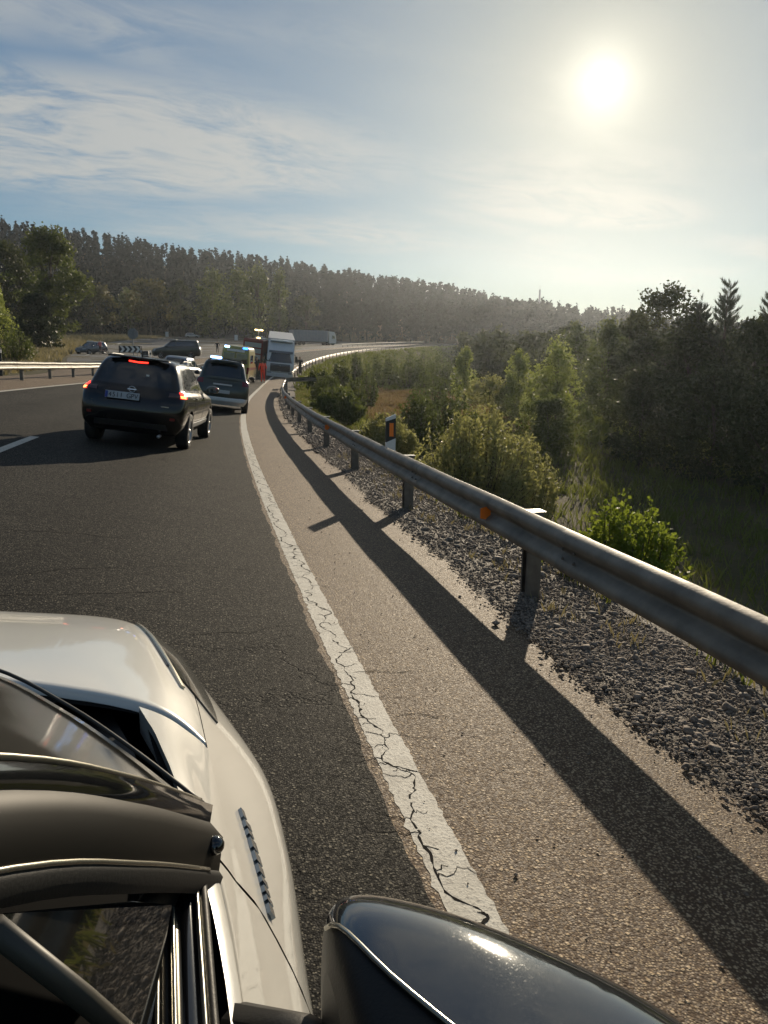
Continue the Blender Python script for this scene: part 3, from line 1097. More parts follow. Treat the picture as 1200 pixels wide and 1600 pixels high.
def tree(name, label, px, ytop, d, wpx, kind, m_, n=3500, leaf=.16, z0=.22, group=None, cat='tree', seed=None, trunk=True):
    rg = np.random.default_rng(seed if seed is not None else int(px * 7 + d * 13))
    s, l, base = ground_at(px, d)
    ztop = cam_at(px, ytop, d).z
    H = max(1.5, ztop - base.z)
    W = wpx * d / F_PX
    root = empty(name, Matrix.Translation(base - Vector((0, 0, .05))), label, cat, group)
    P, cc = crown_points(rg, n, H * .965, W, kind, H * z0)
    V, Fa = leaf_cloud(P, leaf, rg, .62)
    link('crown', np_mesh('crown', V, Fa), m_, root)
    mb = MB()
    r0 = max(.05, H * .016)
    top = H * (.9 if kind in ('poplar', 'pine') else .72)
    tp = [(rg.normal(0, .015 * H) * k / 6, rg.normal(0, .015 * H) * k / 6, top * k / 6 - .3 * (k == 0)) for k in range(7)]
    mb.tube(tp, [r0 * (1 - .13 * k) for k in range(7)], 7)
    for c in cc[rg.choice(len(cc), min(14, len(cc)), replace=False)]:
        k = min(5, max(1, int(c[2] / top * 4)))
        a = Vector(tp[k])
        b = Vector(c)
        mid = (a + b) / 2 + Vector((0, 0, .08 * H * rg.random()))
        mb.tube([a, mid, b], [r0 * .42, r0 * .25, r0 * .1], 5)
    mb.build('trunk', M['bark'], root)
    return root


def bush(name, label, px, ytop, d, wpx, m_, n=5000, leaf=.05, stems=70, aspect=.28, group=None, spread=.9, tipup=.5, sink=0.0, round_=False):
    rg = np.random.default_rng(int(px * 5 + d * 17))
    s, l, base = ground_at(px, d)
    ztop = cam_at(px, ytop, d).z
    H = max(.7, (ztop - base.z) * 1.1)
    W = wpx * d / F_PX
    root = empty(name, Matrix.Translation(base - Vector((0, 0, .05))), label, 'bush', group)
    an = rg.random(stems) * 6.283
    q = np.sqrt(rg.random(stems))
    tipr = W / 2 * q * rg.uniform(.8, 1.1, stems)
    hh = H * (1 - .62 * q ** 2.4) * rg.uniform(.72, 1.03, stems)
    tips = np.stack([tipr * np.cos(an), tipr * np.sin(an), hh], -1)
    bas = np.stack([tipr * np.cos(an) * .25, tipr * np.sin(an) * .25, np.zeros(stems) - .1], -1)
    ctl = np.stack([tipr * np.cos(an), tipr * np.sin(an), hh * .5], -1)
    k = rg.integers(0, stems, n)
    t = 1 - rg.random(n) ** 1.15 * .86
    t_ = t[:, None]
    C = bas[k] * (1 - t_) ** 2 + 2 * ctl[k] * t_ * (1 - t_) + tips[k] * t_ ** 2
    D = 2 * (ctl[k] - bas[k]) * (1 - t_) + 2 * (tips[k] - ctl[k]) * t_
    D /= np.maximum(np.linalg.norm(D, axis=1, keepdims=True), 1e-6)
    jit = (leaf * 1.0 + W * .085 * (1 - t * .55))
    C = C + rand_units(rg, n) * (jit * rg.random(n))[:, None]
    C[:, 2] = np.maximum(C[:, 2], .02)
    V, Fa = leaf_cloud(C, leaf, rg, aspect, D, 1.3)
    link('foliage', np_mesh('foliage', V, Fa), m_, root)
    mb = MB()
    for i in range(0, stems, 2):
        pts = [Vector(bas[i]) * (1 - u) ** 2 + 2 * Vector(ctl[i]) * u * (1 - u) + Vector(tips[i]) * u ** 2 for u in (0, .33, .66, .96)]
        r = .006 + .008 * H
        mb.tube(pts, [r, r * .7, r * .4, r * .15], 4, cap=False)
    mb.build('stems', M['bark'], root)
    return root


def pine(name, label, px, ytop, d, wpx, n_tuft=900, group='pines at the right edge of the wood'):
    rg = np.random.default_rng(int(px * 3 + d))
    s, l, base = ground_at(px, d)
    H = cam_at(px, ytop, d).z - base.z
    W = wpx * d / F_PX
    root = empty(name, Matrix.Translation(base - Vector((0, 0, .05))), label, 'tree', group)
    mb = MB()
    mb.tube([(0, 0, -.2), (.05, .02, H * .5), (.02, .05, H * .97)], [H * .017, H * .011, .02], 7)
    C, D = [], []
    z = H * .22
    while z < H * .97:
        t = (z - H * .22) / (H * .78)
        nb = 5 + int(rg.integers(0, 3))
        a0 = rg.random() * 6.28
        Lb = W / 2 * (1.06 - t) ** .72 * rg.uniform(.8, 1.15)
        for k in range(nb):
            a = a0 + k * 6.283 / nb + rg.normal(0, .3)
            zk = z
            z = zk + rg.normal(0, .018) * H
            L = Lb * rg.uniform(.75, 1.12)
            up = .22 + .62 * t
            pts = [Vector((math.cos(a) * L * u, math.sin(a) * L * u, z + L * up * (u * .35 + .65 * u * u))) for u in (0, .5, 1)]
            z = zk
            mb.tube(pts, [.035 * (1.1 - t), .022 * (1.1 - t), .008], 4, cap=False)
            m_ = max(5, int(L * 7))
            for u in np.linspace(.22, 1.0, m_):
                p = pts[0] * (1 - u) ** 2 + 2 * pts[1] * u * (1 - u) + pts[2] * u * u
                dv = (pts[2] - pts[0]).normalized()
                side = Vector((-math.sin(a), math.cos(a), .25)) * (rg.choice((-1, 1)) * rg.uniform(.1, .3) * L * (1.1 - u))
                C.append(p + side)
                D.append((dv + Vector((0, 0, .8)) + side.normalized() * .5).normalized())
        z += H * rg.uniform(.035, .055)
    C.append(Vector((0, 0, H)))
    D.append(Vector((0, 0, 1)))
    C, D = np.array(C), np.array(D)
    k = 20
    n = len(C)
    Cn = np.repeat(C, k, 0) + np.repeat(D, k, 0) * rg.uniform(-.05, .28, (n * k, 1))
    V, Fa = leaf_cloud(Cn + rand_units(rg, n * k) * .05, .17, rg, .07, np.repeat(D, k, 0))
    link('needles', np_mesh('needles', V, Fa), M['needle'], root)
    mb.build('trunk', M['bark'], root)
    return root


# ---- trees left of the road
T_FAR = 'leafy trees at the foot of the wooded hill'
tree('leafy_tree', 'tallest leafy tree at left, standing behind the parked patrol car', 86, 360, 112, 112, 'round', M['leaf_mid'], 11000, .20, .12, seed=5)
tree('leafy_tree', 'dark tree filling the left edge of the picture behind the young poplar', 14, 384, 128, 120, 'round', M['leaf_dark'], 8000, .24, .08)
tree('conifer_tree', 'low dark fir under the tallest leafy tree at left', 62, 462, 106, 105, 'pine', M['needle'], 6500, .2, .03)
tree('young_poplar', 'bright young poplar cut by the left edge of the picture', -2, 448, 64, 44, 'poplar', M['leaf_pop'], 4200, .11, .1)
tree('leafy_tree', 'yellowing round tree left of the stop sign, far behind it', 162, 448, 222, 62, 'round', M['leaf_yellow'], 2600, .33, .25, T_FAR)
tree('leafy_tree', 'yellowing round tree above the stop sign, at the foot of the hill', 238, 438, 226, 74, 'round', M['leaf_yellow'], 3400, .33, .3, T_FAR)
tree('leafy_tree', 'small green tree between the two yellowing trees', 203, 452, 236, 48, 'round', M['leaf_mid'], 1800, .33, .2, T_FAR)
tree('leafy_tree', 'dark green tree right of the yellowing trees, above the far grey car', 284, 440, 240, 46, 'round', M['leaf_dark'], 2000, .33, .15, T_FAR)
tree('leafy_tree', 'tall pale green tree behind the ambulance, leftmost of the row', 334, 427, 236, 56, 'poplar', M['leaf_mid'], 3000, .33, .12, T_FAR)
tree('leafy_tree', 'tall pale green tree behind the ambulance, second of the row', 372, 424, 234, 50, 'poplar', M['leaf_mid'], 2800, .33, .12, T_FAR)
tree('leafy_tree', 'tall pale green tree above the lorry cab, third of the row', 405, 421, 231, 46, 'poplar', M['leaf_mid'], 2700, .33, .12, T_FAR)
tree('poplar_tree', 'narrow poplar standing alone at the right end of the far row', 438, 428, 226, 33, 'poplar', M['leaf_mid'], 2500, .3, .06, T_FAR)
tree('leafy_tree', 'low dark tree between the tallest tree and the yellowing trees', 128, 462, 214, 58, 'round', M['leaf_dark'], 2000, .32, .12, T_FAR)
tree('leafy_tree', 'dark tree behind the far lorry trailer', 478, 462, 246, 54, 'round', M['leaf_dark'], 2000, .33, .1, T_FAR)

# ---- trees in the valley on the right
T_VAL = 'poplars and willows in the valley'
tree('poplar_tree', 'small pale poplar left of the other valley poplars', 727, 546, 80, 36, 'poplar', M['leaf_pop'], 2600, .13, .06, T_VAL)
tree('poplar_tree', 'slim pale poplar above the big willow bush', 812, 553, 66, 44, 'poplar', M['leaf_pop'], 3600, .12, .06, T_VAL)
tree('poplar_tree', 'widest sunlit poplar in the valley, right of the slim one', 872, 546, 62, 72, 'poplar', M['leaf_pop'], 5200, .12, .06, T_VAL)
tree('poplar_tree', 'faint tall poplar behind the widest sunlit one', 900, 506, 92, 60, 'poplar', M['leaf_mid'], 3000, .18, .1, T_VAL)
tree('willow_tree', 'rounded willow below the slim valley poplar', 770, 588, 58, 84, 'round', M['leaf_willow'], 4200, .10, .03, T_VAL)
tree('willow_tree', 'dark rounded willow at the foot of the widest poplar', 862, 622, 46, 110, 'round', M['leaf_mid'], 5200, .09, .03, T_VAL)
tree('leafy_tree', 'faint leafy tree between the poplars and the tall dark wood', 950, 512, 68, 76, 'poplar', M['leaf_mid'], 3600, .15, .08, T_VAL)
W_R = 'tall trees of the dark wood on the right'
tree('leafy_tree', 'tallest leafy tree of the dark wood at right', 1046, 446, 54, 150, 'wide', M['leaf_dark'], 11000, .12, .1, W_R)
tree('leafy_tree', 'leafy tree at the left shoulder of the dark wood', 992, 486, 60, 92, 'round', M['leaf_dark'], 6500, .13, .08, W_R)
tree('leafy_tree', 'dark tree in the middle of the right-hand wood', 1085, 500, 48, 150, 'wide', M['leaf_dark'], 8000, .12, .05, W_R)
tree('leafy_tree', 'dark tree against the right edge of the picture', 1180, 496, 42, 170, 'wide', M['leaf_dark'], 8500, .11, .04, W_R)
tree('leafy_tree', 'lower dark tree at the front of the right-hand wood', 1010, 576, 43, 150, 'wide', M['leaf_dark'], 7000, .10, .03, W_R)
tree('leafy_tree', 'lower dark tree in front of the right-hand pines', 1125, 575, 38, 190, 'wide', M['leaf_dark'], 8000, .10, .03, W_R)
tree('leafy_tree', 'dark shrubby tree hugging the right edge below the pines', 1215, 590, 34, 170, 'wide', M['leaf_dark'], 6500, .10, .02, W_R)
pine('pine_tree', 'pine with upswept branches, leftmost of the three at right', 1088, 468, 50, 82)
pine('pine_tree', 'tallest pine on the skyline at right', 1128, 446, 47, 84)
pine('pine_tree', 'pine cut by the right edge of the picture', 1198, 452, 43, 80)

# ---- bushes
B_V = 'bushes on the valley slope'
bush('willow_bush', 'large grey green willow bush below the guardrail, behind the marker post', 752, 642, 23.5, 215, M['leaf_willow'], 15000, .07, 170, .42, B_V)
bush('willow_bush', 'willow bush directly behind the marker post', 603, 650, 28, 110, M['leaf_willow'], 8000, .075, 100, .42, B_V)
bush('willow_bush', 'dark bush left of the marker post, close to the guardrail', 522, 604, 37, 100, M['leaf_mid'], 8000, .085, 90, .5, B_V)
bush('willow_bush', 'rounded bush on the slope below the lorry', 512, 584, 50, 62, M['leaf_mid'], 4500, .09, 60, .4, B_V, round_=True)
bush('willow_bush', 'small dark bush beside the torn guardrail end', 497, 572, 62, 40, M['leaf_mid'], 3000, .10, 50, .4, B_V, round_=True)
bush('willow_bush', 'small round bush just below the far guardrail', 533, 562, 84, 30, M['leaf_mid'], 2400, .12, 40, .45, B_V, round_=True)
bush('willow_bush', 'dark bush at the right end of the brown grass', 700, 600, 46, 120, M['leaf_mid'], 8000, .10, 90, .5, B_V)
bush('willow_bush', 'spreading bush behind the large willow bush', 650, 618, 40, 100, M['leaf_mid'], 7000, .09, 80, .5, B_V)
bush('willow_bush', 'thin willow bush at the right flank of the large one', 835, 690, 25, 110, M['leaf_willow'], 7000, .065, 90, .42, B_V)
bush('willow_bush', 'hazy bush under the far bend of the guardrail', 640, 552, 108, 60, M['leaf_mid'], 3200, .16, 60, .45, B_V, round_=True)
bush('willow_bush', 'hazy bush under the far guardrail, next to the trees', 690, 552, 100, 55, M['leaf_mid'], 3200, .15, 60, .45, B_V, round_=True)
bush('willow_bush', 'hazy low bush on the slope above the brown grass', 590, 556, 100, 50, M['leaf_mid'], 2600, .14, 50, .45, B_V, round_=True)
bush('leafy_bush', 'bright green leafy bush just behind the guardrail', 1000, 780, 8.2, 192, M['leaf_bright'], 8500, .027, 150, .8, B_V, round_=True)
bush('willow_bush', 'tall weeds and bush at the left verge below the young poplar', 22, 512, 58, 74, M['leaf_mid'], 5000, .09, 80, .3, 'bushes on the left verge')


# ---- masses nobody could count
def grass(name, label, n, sampler, h, m_, seed, width=.010, kind='grass'):
    rg = np.random.default_rng(seed)
    s, l = sampler(rg, n)
    X, Y = xy(s, l)
    Z = land(s, l)
    hh = h * rg.uniform(.45, 1.25, n)
    an = rg.random(n) * 6.283
    lean = rg.normal(0, .32, (n, 2)) * hh[:, None]
    dx, dy = np.cos(an) * width, np.sin(an) * width
    sc = np.clip(np.hypot(X, Y) / 14, 1, 6)
    dx, dy = dx * sc, dy * sc
    V = np.stack([np.stack([X - dx, Y - dy, Z - .03], -1), np.stack([X + dx, Y + dy, Z - .03], -1),
                  np.stack([X + lean[:, 0] * .4 + dx * .5, Y + lean[:, 1] * .4 + dy * .5, Z + hh * .6], -1),
                  np.stack([X + lean[:, 0], Y + lean[:, 1], Z + hh], -1)], 1).reshape(-1, 3)
    b = np.arange(n)[:, None] * 4
    Fa = np.concatenate([b + np.array([0, 1, 2]), b + np.array([0, 2, 3])])
    tag(link(name, np_mesh(name, V, Fa), m_), label, kind, kind='stuff')


def clumped(rg, n, s0, s1, l0, l1, k, r):
    cs, cl_ = s0 + (s1 - s0) * rg.random(k), l0 + (l1 - l0) * rg.random(k)
    i = rg.integers(0, k, n)
    return cs[i] + rg.normal(0, r, n), np.minimum(cl_[i] + rg.normal(0, r, n), max(l0, l1))


grass('slope_grass', 'green grass tufts on the bank behind the guardrail', 34000, lambda g, n: clumped(g, n, 1, 60, -7.5, -2.45, 1500, .16), .20, M['grass_green'], 21, .006)
grass('slope_dry_grass', 'dry straw coloured grass on the bank behind the guardrail', 20000, lambda g, n: clumped(g, n, 1, 60, -9, -2.45, 900, .2), .20, M['grass_dry'], 22, .003)
grass('valley_grass', 'rough grass over the valley floor', 52000, lambda g, n: clumped(g, n, 6, 130, -34, -6, 3600, .5), .5, M['grass_green'], 23, .012)
grass('brown_grass', 'tall reddish brown grass on the slope below the far rail', 26000, lambda g, n: clumped(g, n, 58, 100, -20, -8, 1500, .5), .65, M['grass_brown'], 24, .014)
grass('verge_grass', 'yellow dry grass on the left verge round the patrol car', 24000, lambda g, n: (lambda s, o: (s, np.interp(s, [40, 66, 98, 150, 223, 260], [12, 17, 28.5, 50.5, 80.5, 92]) + np.abs(o)))(40 + 170 * g.random(n) ** 1.3, g.normal(0, 9, n)), .55, M['grass_dry'], 25, .016)
grass('far_slope_grass', 'yellow green grass on the bank below the far guardrail', 30000, lambda g, n: clumped(g, n, 58, 250, -12, -2.3, 2600, .45), .45, M['grass_green'], 27, .012)
grass('gravel_weeds', 'sparse dry stalks growing through the gravel', 800, lambda g, n: clumped(g, n, 1.5, 16, -2.7, -1.75, 120, .05), .09, M['grass_dry'], 26, .0012)


for k, (px, yt, d, wp) in enumerate([(556, 553, 96, 26), (612, 549, 112, 34), (664, 548, 112, 40), (574, 572, 70, 44), (556, 590, 58, 40), (672, 575, 70, 60)]):
    bush('willow_bush', ['small low bush right of the white lorry, on the bank below the far rail', 'low bush midway along the bank below the far rail', 'low bush near the right end of the bank below the far rail', 'low bush at the upper edge of the brown grass', 'low bush at the lower left of the brown grass', 'low bush at the right of the brown grass'][k], px, yt, d, wp, M['leaf_mid'], 2200, .13 if d > 80 else .10, 45, .5, 'low bushes on the far bank', round_=True)


def forest(name, label, pts, protos, m_, seed):
    rg = np.random.default_rng(seed)
    VV, FF, off = [], [], 0
    for (X, Y, Z, H) in pts:
        V, Fa = protos[rg.integers(len(protos))]
        a = rg.random() * 6.283
        c, si = math.cos(a), math.sin(a)
        k = H / 10.0
        kw = k * rg.uniform(.8, 1.2)
        W_ = np.stack([(V[:, 0] * c - V[:, 1] * si) * kw + X, (V[:, 0] * si + V[:, 1] * c) * kw + Y, V[:, 2] * k + Z], -1)
        VV.append(W_.astype(np.float32))
        FF.append(Fa + off)
        off += len(V)
    tag(link(name, np_mesh(name, np.concatenate(VV), np.concatenate(FF)), m_), label, 'forest', kind='stuff')


def proto(seed, n, W, kind, leaf, z0):
    rg = np.random.default_rng(seed)
    P, cc = crown_points(rg, n, 10.0, W, kind, z0)
    V, Fa = leaf_cloud(P, leaf, rg, .7)
    tr, tf = [], []
    for k in range(4):
        an = k * 1.5708
        tr += [(math.cos(an) * .16, math.sin(an) * .16, -1.0), (math.cos(an) * .06, math.sin(an) * .06, 8.5)]
    tf = [(2 * k, (2 * k + 2) % 8, (2 * k + 3) % 8, 2 * k + 1) for k in range(4)]
    return np.concatenate([V, np.array(tr)]), np.concatenate([Fa, np.array(tf) + len(V)])


pr_pine = [proto(40 + i, 136, 4.0, 'pine', .52, .8) for i in range(6)] + [proto(50 + i, 136, 3.8, 'poplar', .52, 1.8) for i in range(3)]
pr_leaf = [proto(60 + i, 330, 6.0, 'wide', .42, .8) for i in range(3)] + [proto(70 + i, 300, 4.0, 'poplar', .4, .6) for i in range(2)]
rg = np.random.default_rng(77)
pts = []
for az in np.arange(-18, 44, .60):
    dd = 258.0
    while dd < 545:
        a = R_(az + rg.normal(0, .25))
        d = dd + rg.normal(0, 1.5)
        X, Y = d * math.sin(a), d * math.cos(a)
        s, l = sl_of(X, Y)
        dc = np.interp(az, CREST_AZ, CREST_D)
        lim = np.interp(az, [-22, 18, 24, 46], [258, 266, 245, 240])
        if d > lim and d < dc + 16:
            pts.append((X, Y, float(land(s, l)) - .3, rg.uniform(8.0, 12.8)))
        dd += 5.6 + (dd - 258) * .016
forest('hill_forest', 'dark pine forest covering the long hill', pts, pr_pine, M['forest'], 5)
pts = []
for k in range(330):
    az = R_(rg.uniform(15.5, 46))
    d = rg.uniform(105, 235)
    X, Y = d * math.sin(az), d * math.cos(az)
    s, l = sl_of(X, Y)
    if l < -15 - .08 * (d - 75) * 0 and l > -150:
        z = float(land(s, l))
        # keep the far bend of the road in view
        if math.degrees(az) < 19.5 and d < 215:
            continue
        pts.append((X, Y, z - .2, rg.uniform(6.0, 9.5)))
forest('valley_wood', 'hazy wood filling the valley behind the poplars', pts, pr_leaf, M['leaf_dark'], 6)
# ------------------------------------------------------------------ vehicles
M['black_paint'] = mat('black_car_paint', (.0045, .0045, .005), .25, spec=.35, coat=.6, rvary=.12, vscale=4)
M['white_paint'] = mat('white_car_paint', (.62, .62, .60), .3, coat=.8, vary=.05, vscale=3)
M['green_paint'] = mat('dark_green_paint', (.012, .022, .016), .3, coat=.7)
M['silver_paint'] = mat('silver_car_paint', (.34, .35, .36), .3, metal=.5, coat=.7)
M['grey_paint'] = mat('grey_car_paint', (.10, .11, .12), .32, metal=.3, coat=.7)
M['yellow_paint'] = mat('ambulance_yellow_paint', (.36, .30, .07), .4, coat=.6, vary=.06)
M['red_paint'] = mat('red_paint', (.20, .018, .014), .4, coat=.6)
M['dark_glass'] = mat('tinted_glass', (.008, .010, .010), .04, spec=.8, coat=.6)
M['side_glass'] = mat('side_window_glass', (.022, .026, .026), .03, spec=.9, coat=.8)
M['tyre'] = mat('tyre_rubber', (.012, .012, .012), .85, bump=.3, bscale=90)
M['rim'] = mat('alloy_rim', (.42, .42, .42), .32, metal=.8)
M['chrome'] = mat('chrome', (.72, .72, .70), .12, metal=1.0)
M['trim'] = mat('black_trim', (.014, .014, .014), .5)
M['under'] = mat('underbody', (.006, .006, .006), .9, spec=.1)
M['tail_lit'] = mat('lit_tail_lamp', (.5, .01, .01), .2, emit=(1.0, .035, .02), estr=3.2)
M['tail_lit_hot'] = mat('lit_brake_lamp', (.6, .05, .02), .2, emit=(1.0, .22, .06), estr=6.5)
M['tail_dim'] = mat('red_lamp_lens', (.16, .01, .012), .15, coat=.8)
M['tail_clear'] = mat('smoked_lamp_lens', (.07, .035, .032), .12, coat=.9)
M['blue_lamp'] = mat('blue_beacon_lit', (.02, .05, .6), .2, emit=(.03, .16, 1.0), estr=7.0)
M['blue_hot'] = mat('blue_beacon_flash', (.2, .3, .8), .2, emit=(.25, .5, 1.0), estr=9.0)
M['amber_lamp'] = mat('lit_amber_lamp', (.7, .5, .2), .2, emit=(1.0, .72, .32), estr=5.0)
M['plate'] = mat('number_plate', (.40, .41, .42), .5, vary=.05)
M['plate_blue'] = mat('plate_blue_band', (.02, .04, .25), .5)
M['lamp_glass'] = mat('headlamp_glass', (.32, .34, .34), .08, spec=.8, coat=.8)

NC = 16


def car_rows(rows, fr=None):
    """each row: xr, xf, half width, z at rear, z at front, rear corner, front corner, rear bulge -> control grid for the right half.
    columns run from the middle of the tail round the right side to the middle of the nose; y is negative on the right"""
    fr = fr or [.0, .1, .24, .40, .56, .72, .88, 1.0]
    out = []
    for (xr, xf, hw, zr, zf, cr, cf, bu) in rows:
        cr, cf = min(cr, hw * .9), min(cf, hw * .9)
        P = [(xr - bu, 0), (xr - bu * .75, hw * .48), (xr, hw - cr), (xr + cr * .32, hw - cr * .30)]
        x0, x1 = xr + cr, xf - cf
        for q in fr:
            w_ = hw * (1 - .03 * (1 - q) ** 3 - .05 * q ** 4)
            P.append((x0 + (x1 - x0) * q, w_))
        hf = hw * .95
        P += [(xf - cf * .32, hf - cf * .30), (xf, hf - cf), (xf + bu * .6, hf * .48), (xf + bu, 0)]
        ln = xf - xr
        out.append([(x, -y, zr + (zf - zr) * max(0, min(1, (x - xr) / max(ln, 1e-6)))) for x, y in P])
    return out


class Car:
    def __init__(self, root, rows, wheels, wr, track, tess=(5, 4), fr=None):
        self.root = root
        self.S = Surf(car_rows(rows, fr))
        self.wheels, self.wr, self.track = wheels, wr, track
        self.tess = tess

    def body(self, mat_fn, name='body', arch=1.16):
        """mat_fn(x,y,z) -> material index 0/1 for two-tone paint; returns body object"""
        S = self.S
        nu, nv = (S.nu - 1) * self.tess[0] + 1, (S.nv - 1) * self.tess[1] + 1
        U, V = np.meshgrid(np.linspace(0, S.nu - 1, nu), np.linspace(0, S.nv - 1, nv))
        G = S.grid(U, V)
        G[:, 0, 1] = 0
        G[:, -1, 1] = 0
        bm = bmesh.new()
        for sgn in (1, -1):
            vs_ = [[bm.verts.new((G[i, j, 0], G[i, j, 1] * sgn, G[i, j, 2])) for j in range(nu)] for i in range(nv)]
            for i in range(nv - 1):
                for j in range(nu - 1):
                    q = [vs_[i][j], vs_[i][j + 1], vs_[i + 1][j + 1], vs_[i + 1][j]]
                    if sgn < 0:
                        q.reverse()
                    try:
                        bm.faces.new(q)
                    except ValueError:
                        pass
        bmesh.ops.remove_doubles(bm, verts=bm.verts[:], dist=.0008)
        # wheel arches: open the skin round each wheel and pull the edge onto a circle
        R = self.wr * arch
        kill = []
        for f in bm.faces:
            c = f.calc_center_median()
            if abs(c.y) < self.track / 2 - .32:
                continue
            for wx in self.wheels:
                if (c.x - wx) ** 2 + (c.z - self.wr) ** 2 < R * R:
                    kill.append(f)
                    break
        bmesh.ops.delete(bm, geom=kill, context='FACES')
        for v in bm.verts:
            if abs(v.co.y) < self.track / 2 - .2 or not v.is_boundary:
                continue
            for wx in self.wheels:
                dx, dz = v.co.x - wx, v.co.z - self.wr
                r = math.hypot(dx, dz)
                if r < R * 1.35 and r > 1e-3 and v.co.z > self.wr * .55:
                    v.co.x, v.co.z = wx + dx / r * R, self.wr + dz / r * R
        for f in bm.faces:
            f.smooth = True
            c = f.calc_center_median()
            f.material_index = mat_fn[1](c.x, c.y, c.z) if isinstance(mat_fn, tuple) else 0
        bmesh.ops.recalc_face_normals(bm, faces=bm.faces[:])
        me = bpy.data.meshes.new(name)
        bm.to_mesh(me)
        bm.free()
        mats = mat_fn[0] if isinstance(mat_fn, tuple) else [mat_fn]
        o = link(name, me, mats, self.root)
        # dark inside of the arches and floor
        mb = MB()
        x0, x1 = min(self.wheels), max(self.wheels)
        mb.box(((x0 + x1) / 2, 0, self.wr * 1.05), (x1 - x0 + self.wr * 1.2, self.track - .36, self.wr * .7))
        mb.build('underbody', M['under'], self.root)
        return o

    def patch(self, name, corners, m_, off=.004, n=(9, 7), side=1, parent=None, thick=.012, smooth=True):
        """conformal panel over the skin; corners are 3-D points near the surface on the right side (y<=0)"""
        uv = [self.S.find(p) for p in corners]
        U, V = quad_uv(uv, *n)
        G = self.S.grid(U, V, off, 1)
        Gin = self.S.grid(U, V, off - thick, 1)
        c = self.S.grid(U, V)
        # outward normal check
        ctr = np.array([0, 0, .8])
        mid = c[n[1] // 2, n[0] // 2]
        dn = G[n[1] // 2, n[0] // 2] - mid
        if np.dot(dn, mid - np.array([np.clip(mid[0], -1.2, 1.2), 0, .8])) < 0:
            G = self.S.grid(U, V, -off)
            Gin = self.S.grid(U, V, -(off - thick))
        if side < 0:
            G[..., 1] *= -1
            Gin[..., 1] *= -1
        mb = MB()
        g = [[Vector(p) for p in r] for r in G]
        h = [[Vector(p) for p in r] for r in Gin]
        mb.sheet(g, smooth)
        mb.sheet([g[0], h[0]], False)
        mb.sheet([g[-1], h[-1]], False)
        mb.sheet([[r[0] for r in g], [r[0] for r in h]], False)
        mb.sheet([[r[-1] for r in g], [r[-1] for r in h]], False)
        return mb.build(name, m_, parent or self.root)

    def patch_mid(self, name, corners, m_, off=.004, n=(9, 7), thick=.012, parent=None):
        """panel across the centre line: given the right half (first edge on y=0), mirrored into one mesh"""
        uv = [self.S.find(p) for p in corners]
        uv[0] = (0.0 if corners[0][0] < 0 else self.S.nu - 1, uv[0][1])
        uv[3] = (0.0 if corners[3][0] < 0 else self.S.nu - 1, uv[3][1])
        U, V = quad_uv(uv, *n)
        base = self.S.grid(U, V)
        best = None
        for sg in (1, -1):
            G = self.S.grid(U, V, off * sg)
            mid = base[n[1] // 2, n[0] // 2]
            dn = G[n[1] // 2, n[0] // 2] - mid
            if np.dot(dn, mid - np.array([np.clip(mid[0], -1.2, 1.2), 0, .8])) >= 0:
                best = (G, self.S.grid(U, V, (off - thick) * sg))
        G, H_ = best if best else (base, base)
        mb = MB()
        rows = []
        rin = []
        for r, ri in zip(G, H_):
            a = [Vector((p[0], -p[1], p[2])) for p in r[::-1]]
            rows.append(a[:-1] + [Vector((p[0], p[1], p[2])) for p in r])
            a = [Vector((p[0], -p[1], p[2])) for p in ri[::-1]]
            rin.append(a[:-1] + [Vector((p[0], p[1], p[2])) for p in ri])
        mb.sheet(rows)
        mb.sheet([rows[0], rin[0]], False)
        mb.sheet([rows[-1], rin[-1]], False)
        mb.sheet([[r[0] for r in rows], [r[0] for r in rin]], False)
        mb.sheet([[r[-1] for r in rows], [r[-1] for r in rin]], False)
        return mb.build(name, m_, parent or self.root)

    def add_wheels(self, spokes=5, width=.215, detail=True):
        for wx in self.wheels:
            for sd in (-1, 1):
                e = empty_child('wheel', self.root, Matrix.Translation((wx, sd * (self.track / 2), self.wr)) @ Matrix.Rotation(-sd * math.pi / 2, 4, 'X'))
                # local z points outwards
                w_, r = width / 2, self.wr
                MB().lathe([(r * .62, -w_), (r * .93, -w_), (r, -w_ * .7), (r, w_ * .7), (r * .94, w_), (r * .66, w_ * 1.02), (r * .62, w_ * .8)], 28).build('tyre', M['tyre'], e)
                mb = MB()
                mb.lathe([(r * .66, w_ * .95), (r * .63, w_ * .9), (r * .6, w_ * .2), (r * .2, w_ * .1), (.0, w_ * .1)], 24, mi=1)
                mb.lathe([(r * .66, w_ * .95), (r * .68, w_ * 1.03), (r * .6, w_ * .92), (r * .58, w_ * .6)], 24)
                for k in range(spokes):
                    a = 2 * math.pi * k / spokes
                    mb.box((math.cos(a) * r * .36, math.sin(a) * r * .36, w_ * .72), (r * .58, r * .13, .03), rot=Matrix.Rotation(a, 3, 'Z'), bev=.008)
                mb.lathe([(r * .15, w_ * .6), (r * .14, w_ * .9), (.0, w_ * .95)], 14)
                mb.build('rim', [M['rim'], M['under']], e)


def empty_child(name, parent, mloc):
    o = bpy.data.objects.new(name, None)
    o.empty_display_size = .1
    COL.objects.link(o)
    o.parent = parent
    o.matrix_local = mloc
    return o


def text_mesh(txt, size, depth=.002):
    cu = bpy.data.curves.new('lettering', 'FONT')
    cu.body = txt
    cu.size = size
    cu.extrude = depth
    cu.align_x, cu.align_y = 'CENTER', 'CENTER'
    o = bpy.data.objects.new('lettering', cu)
    COL.objects.link(o)
    bpy.context.view_layer.update()
    me = bpy.data.meshes.new_from_object(o.evaluated_get(bpy.context.evaluated_depsgraph_get()))
    bpy.data.objects.remove(o)
    return me


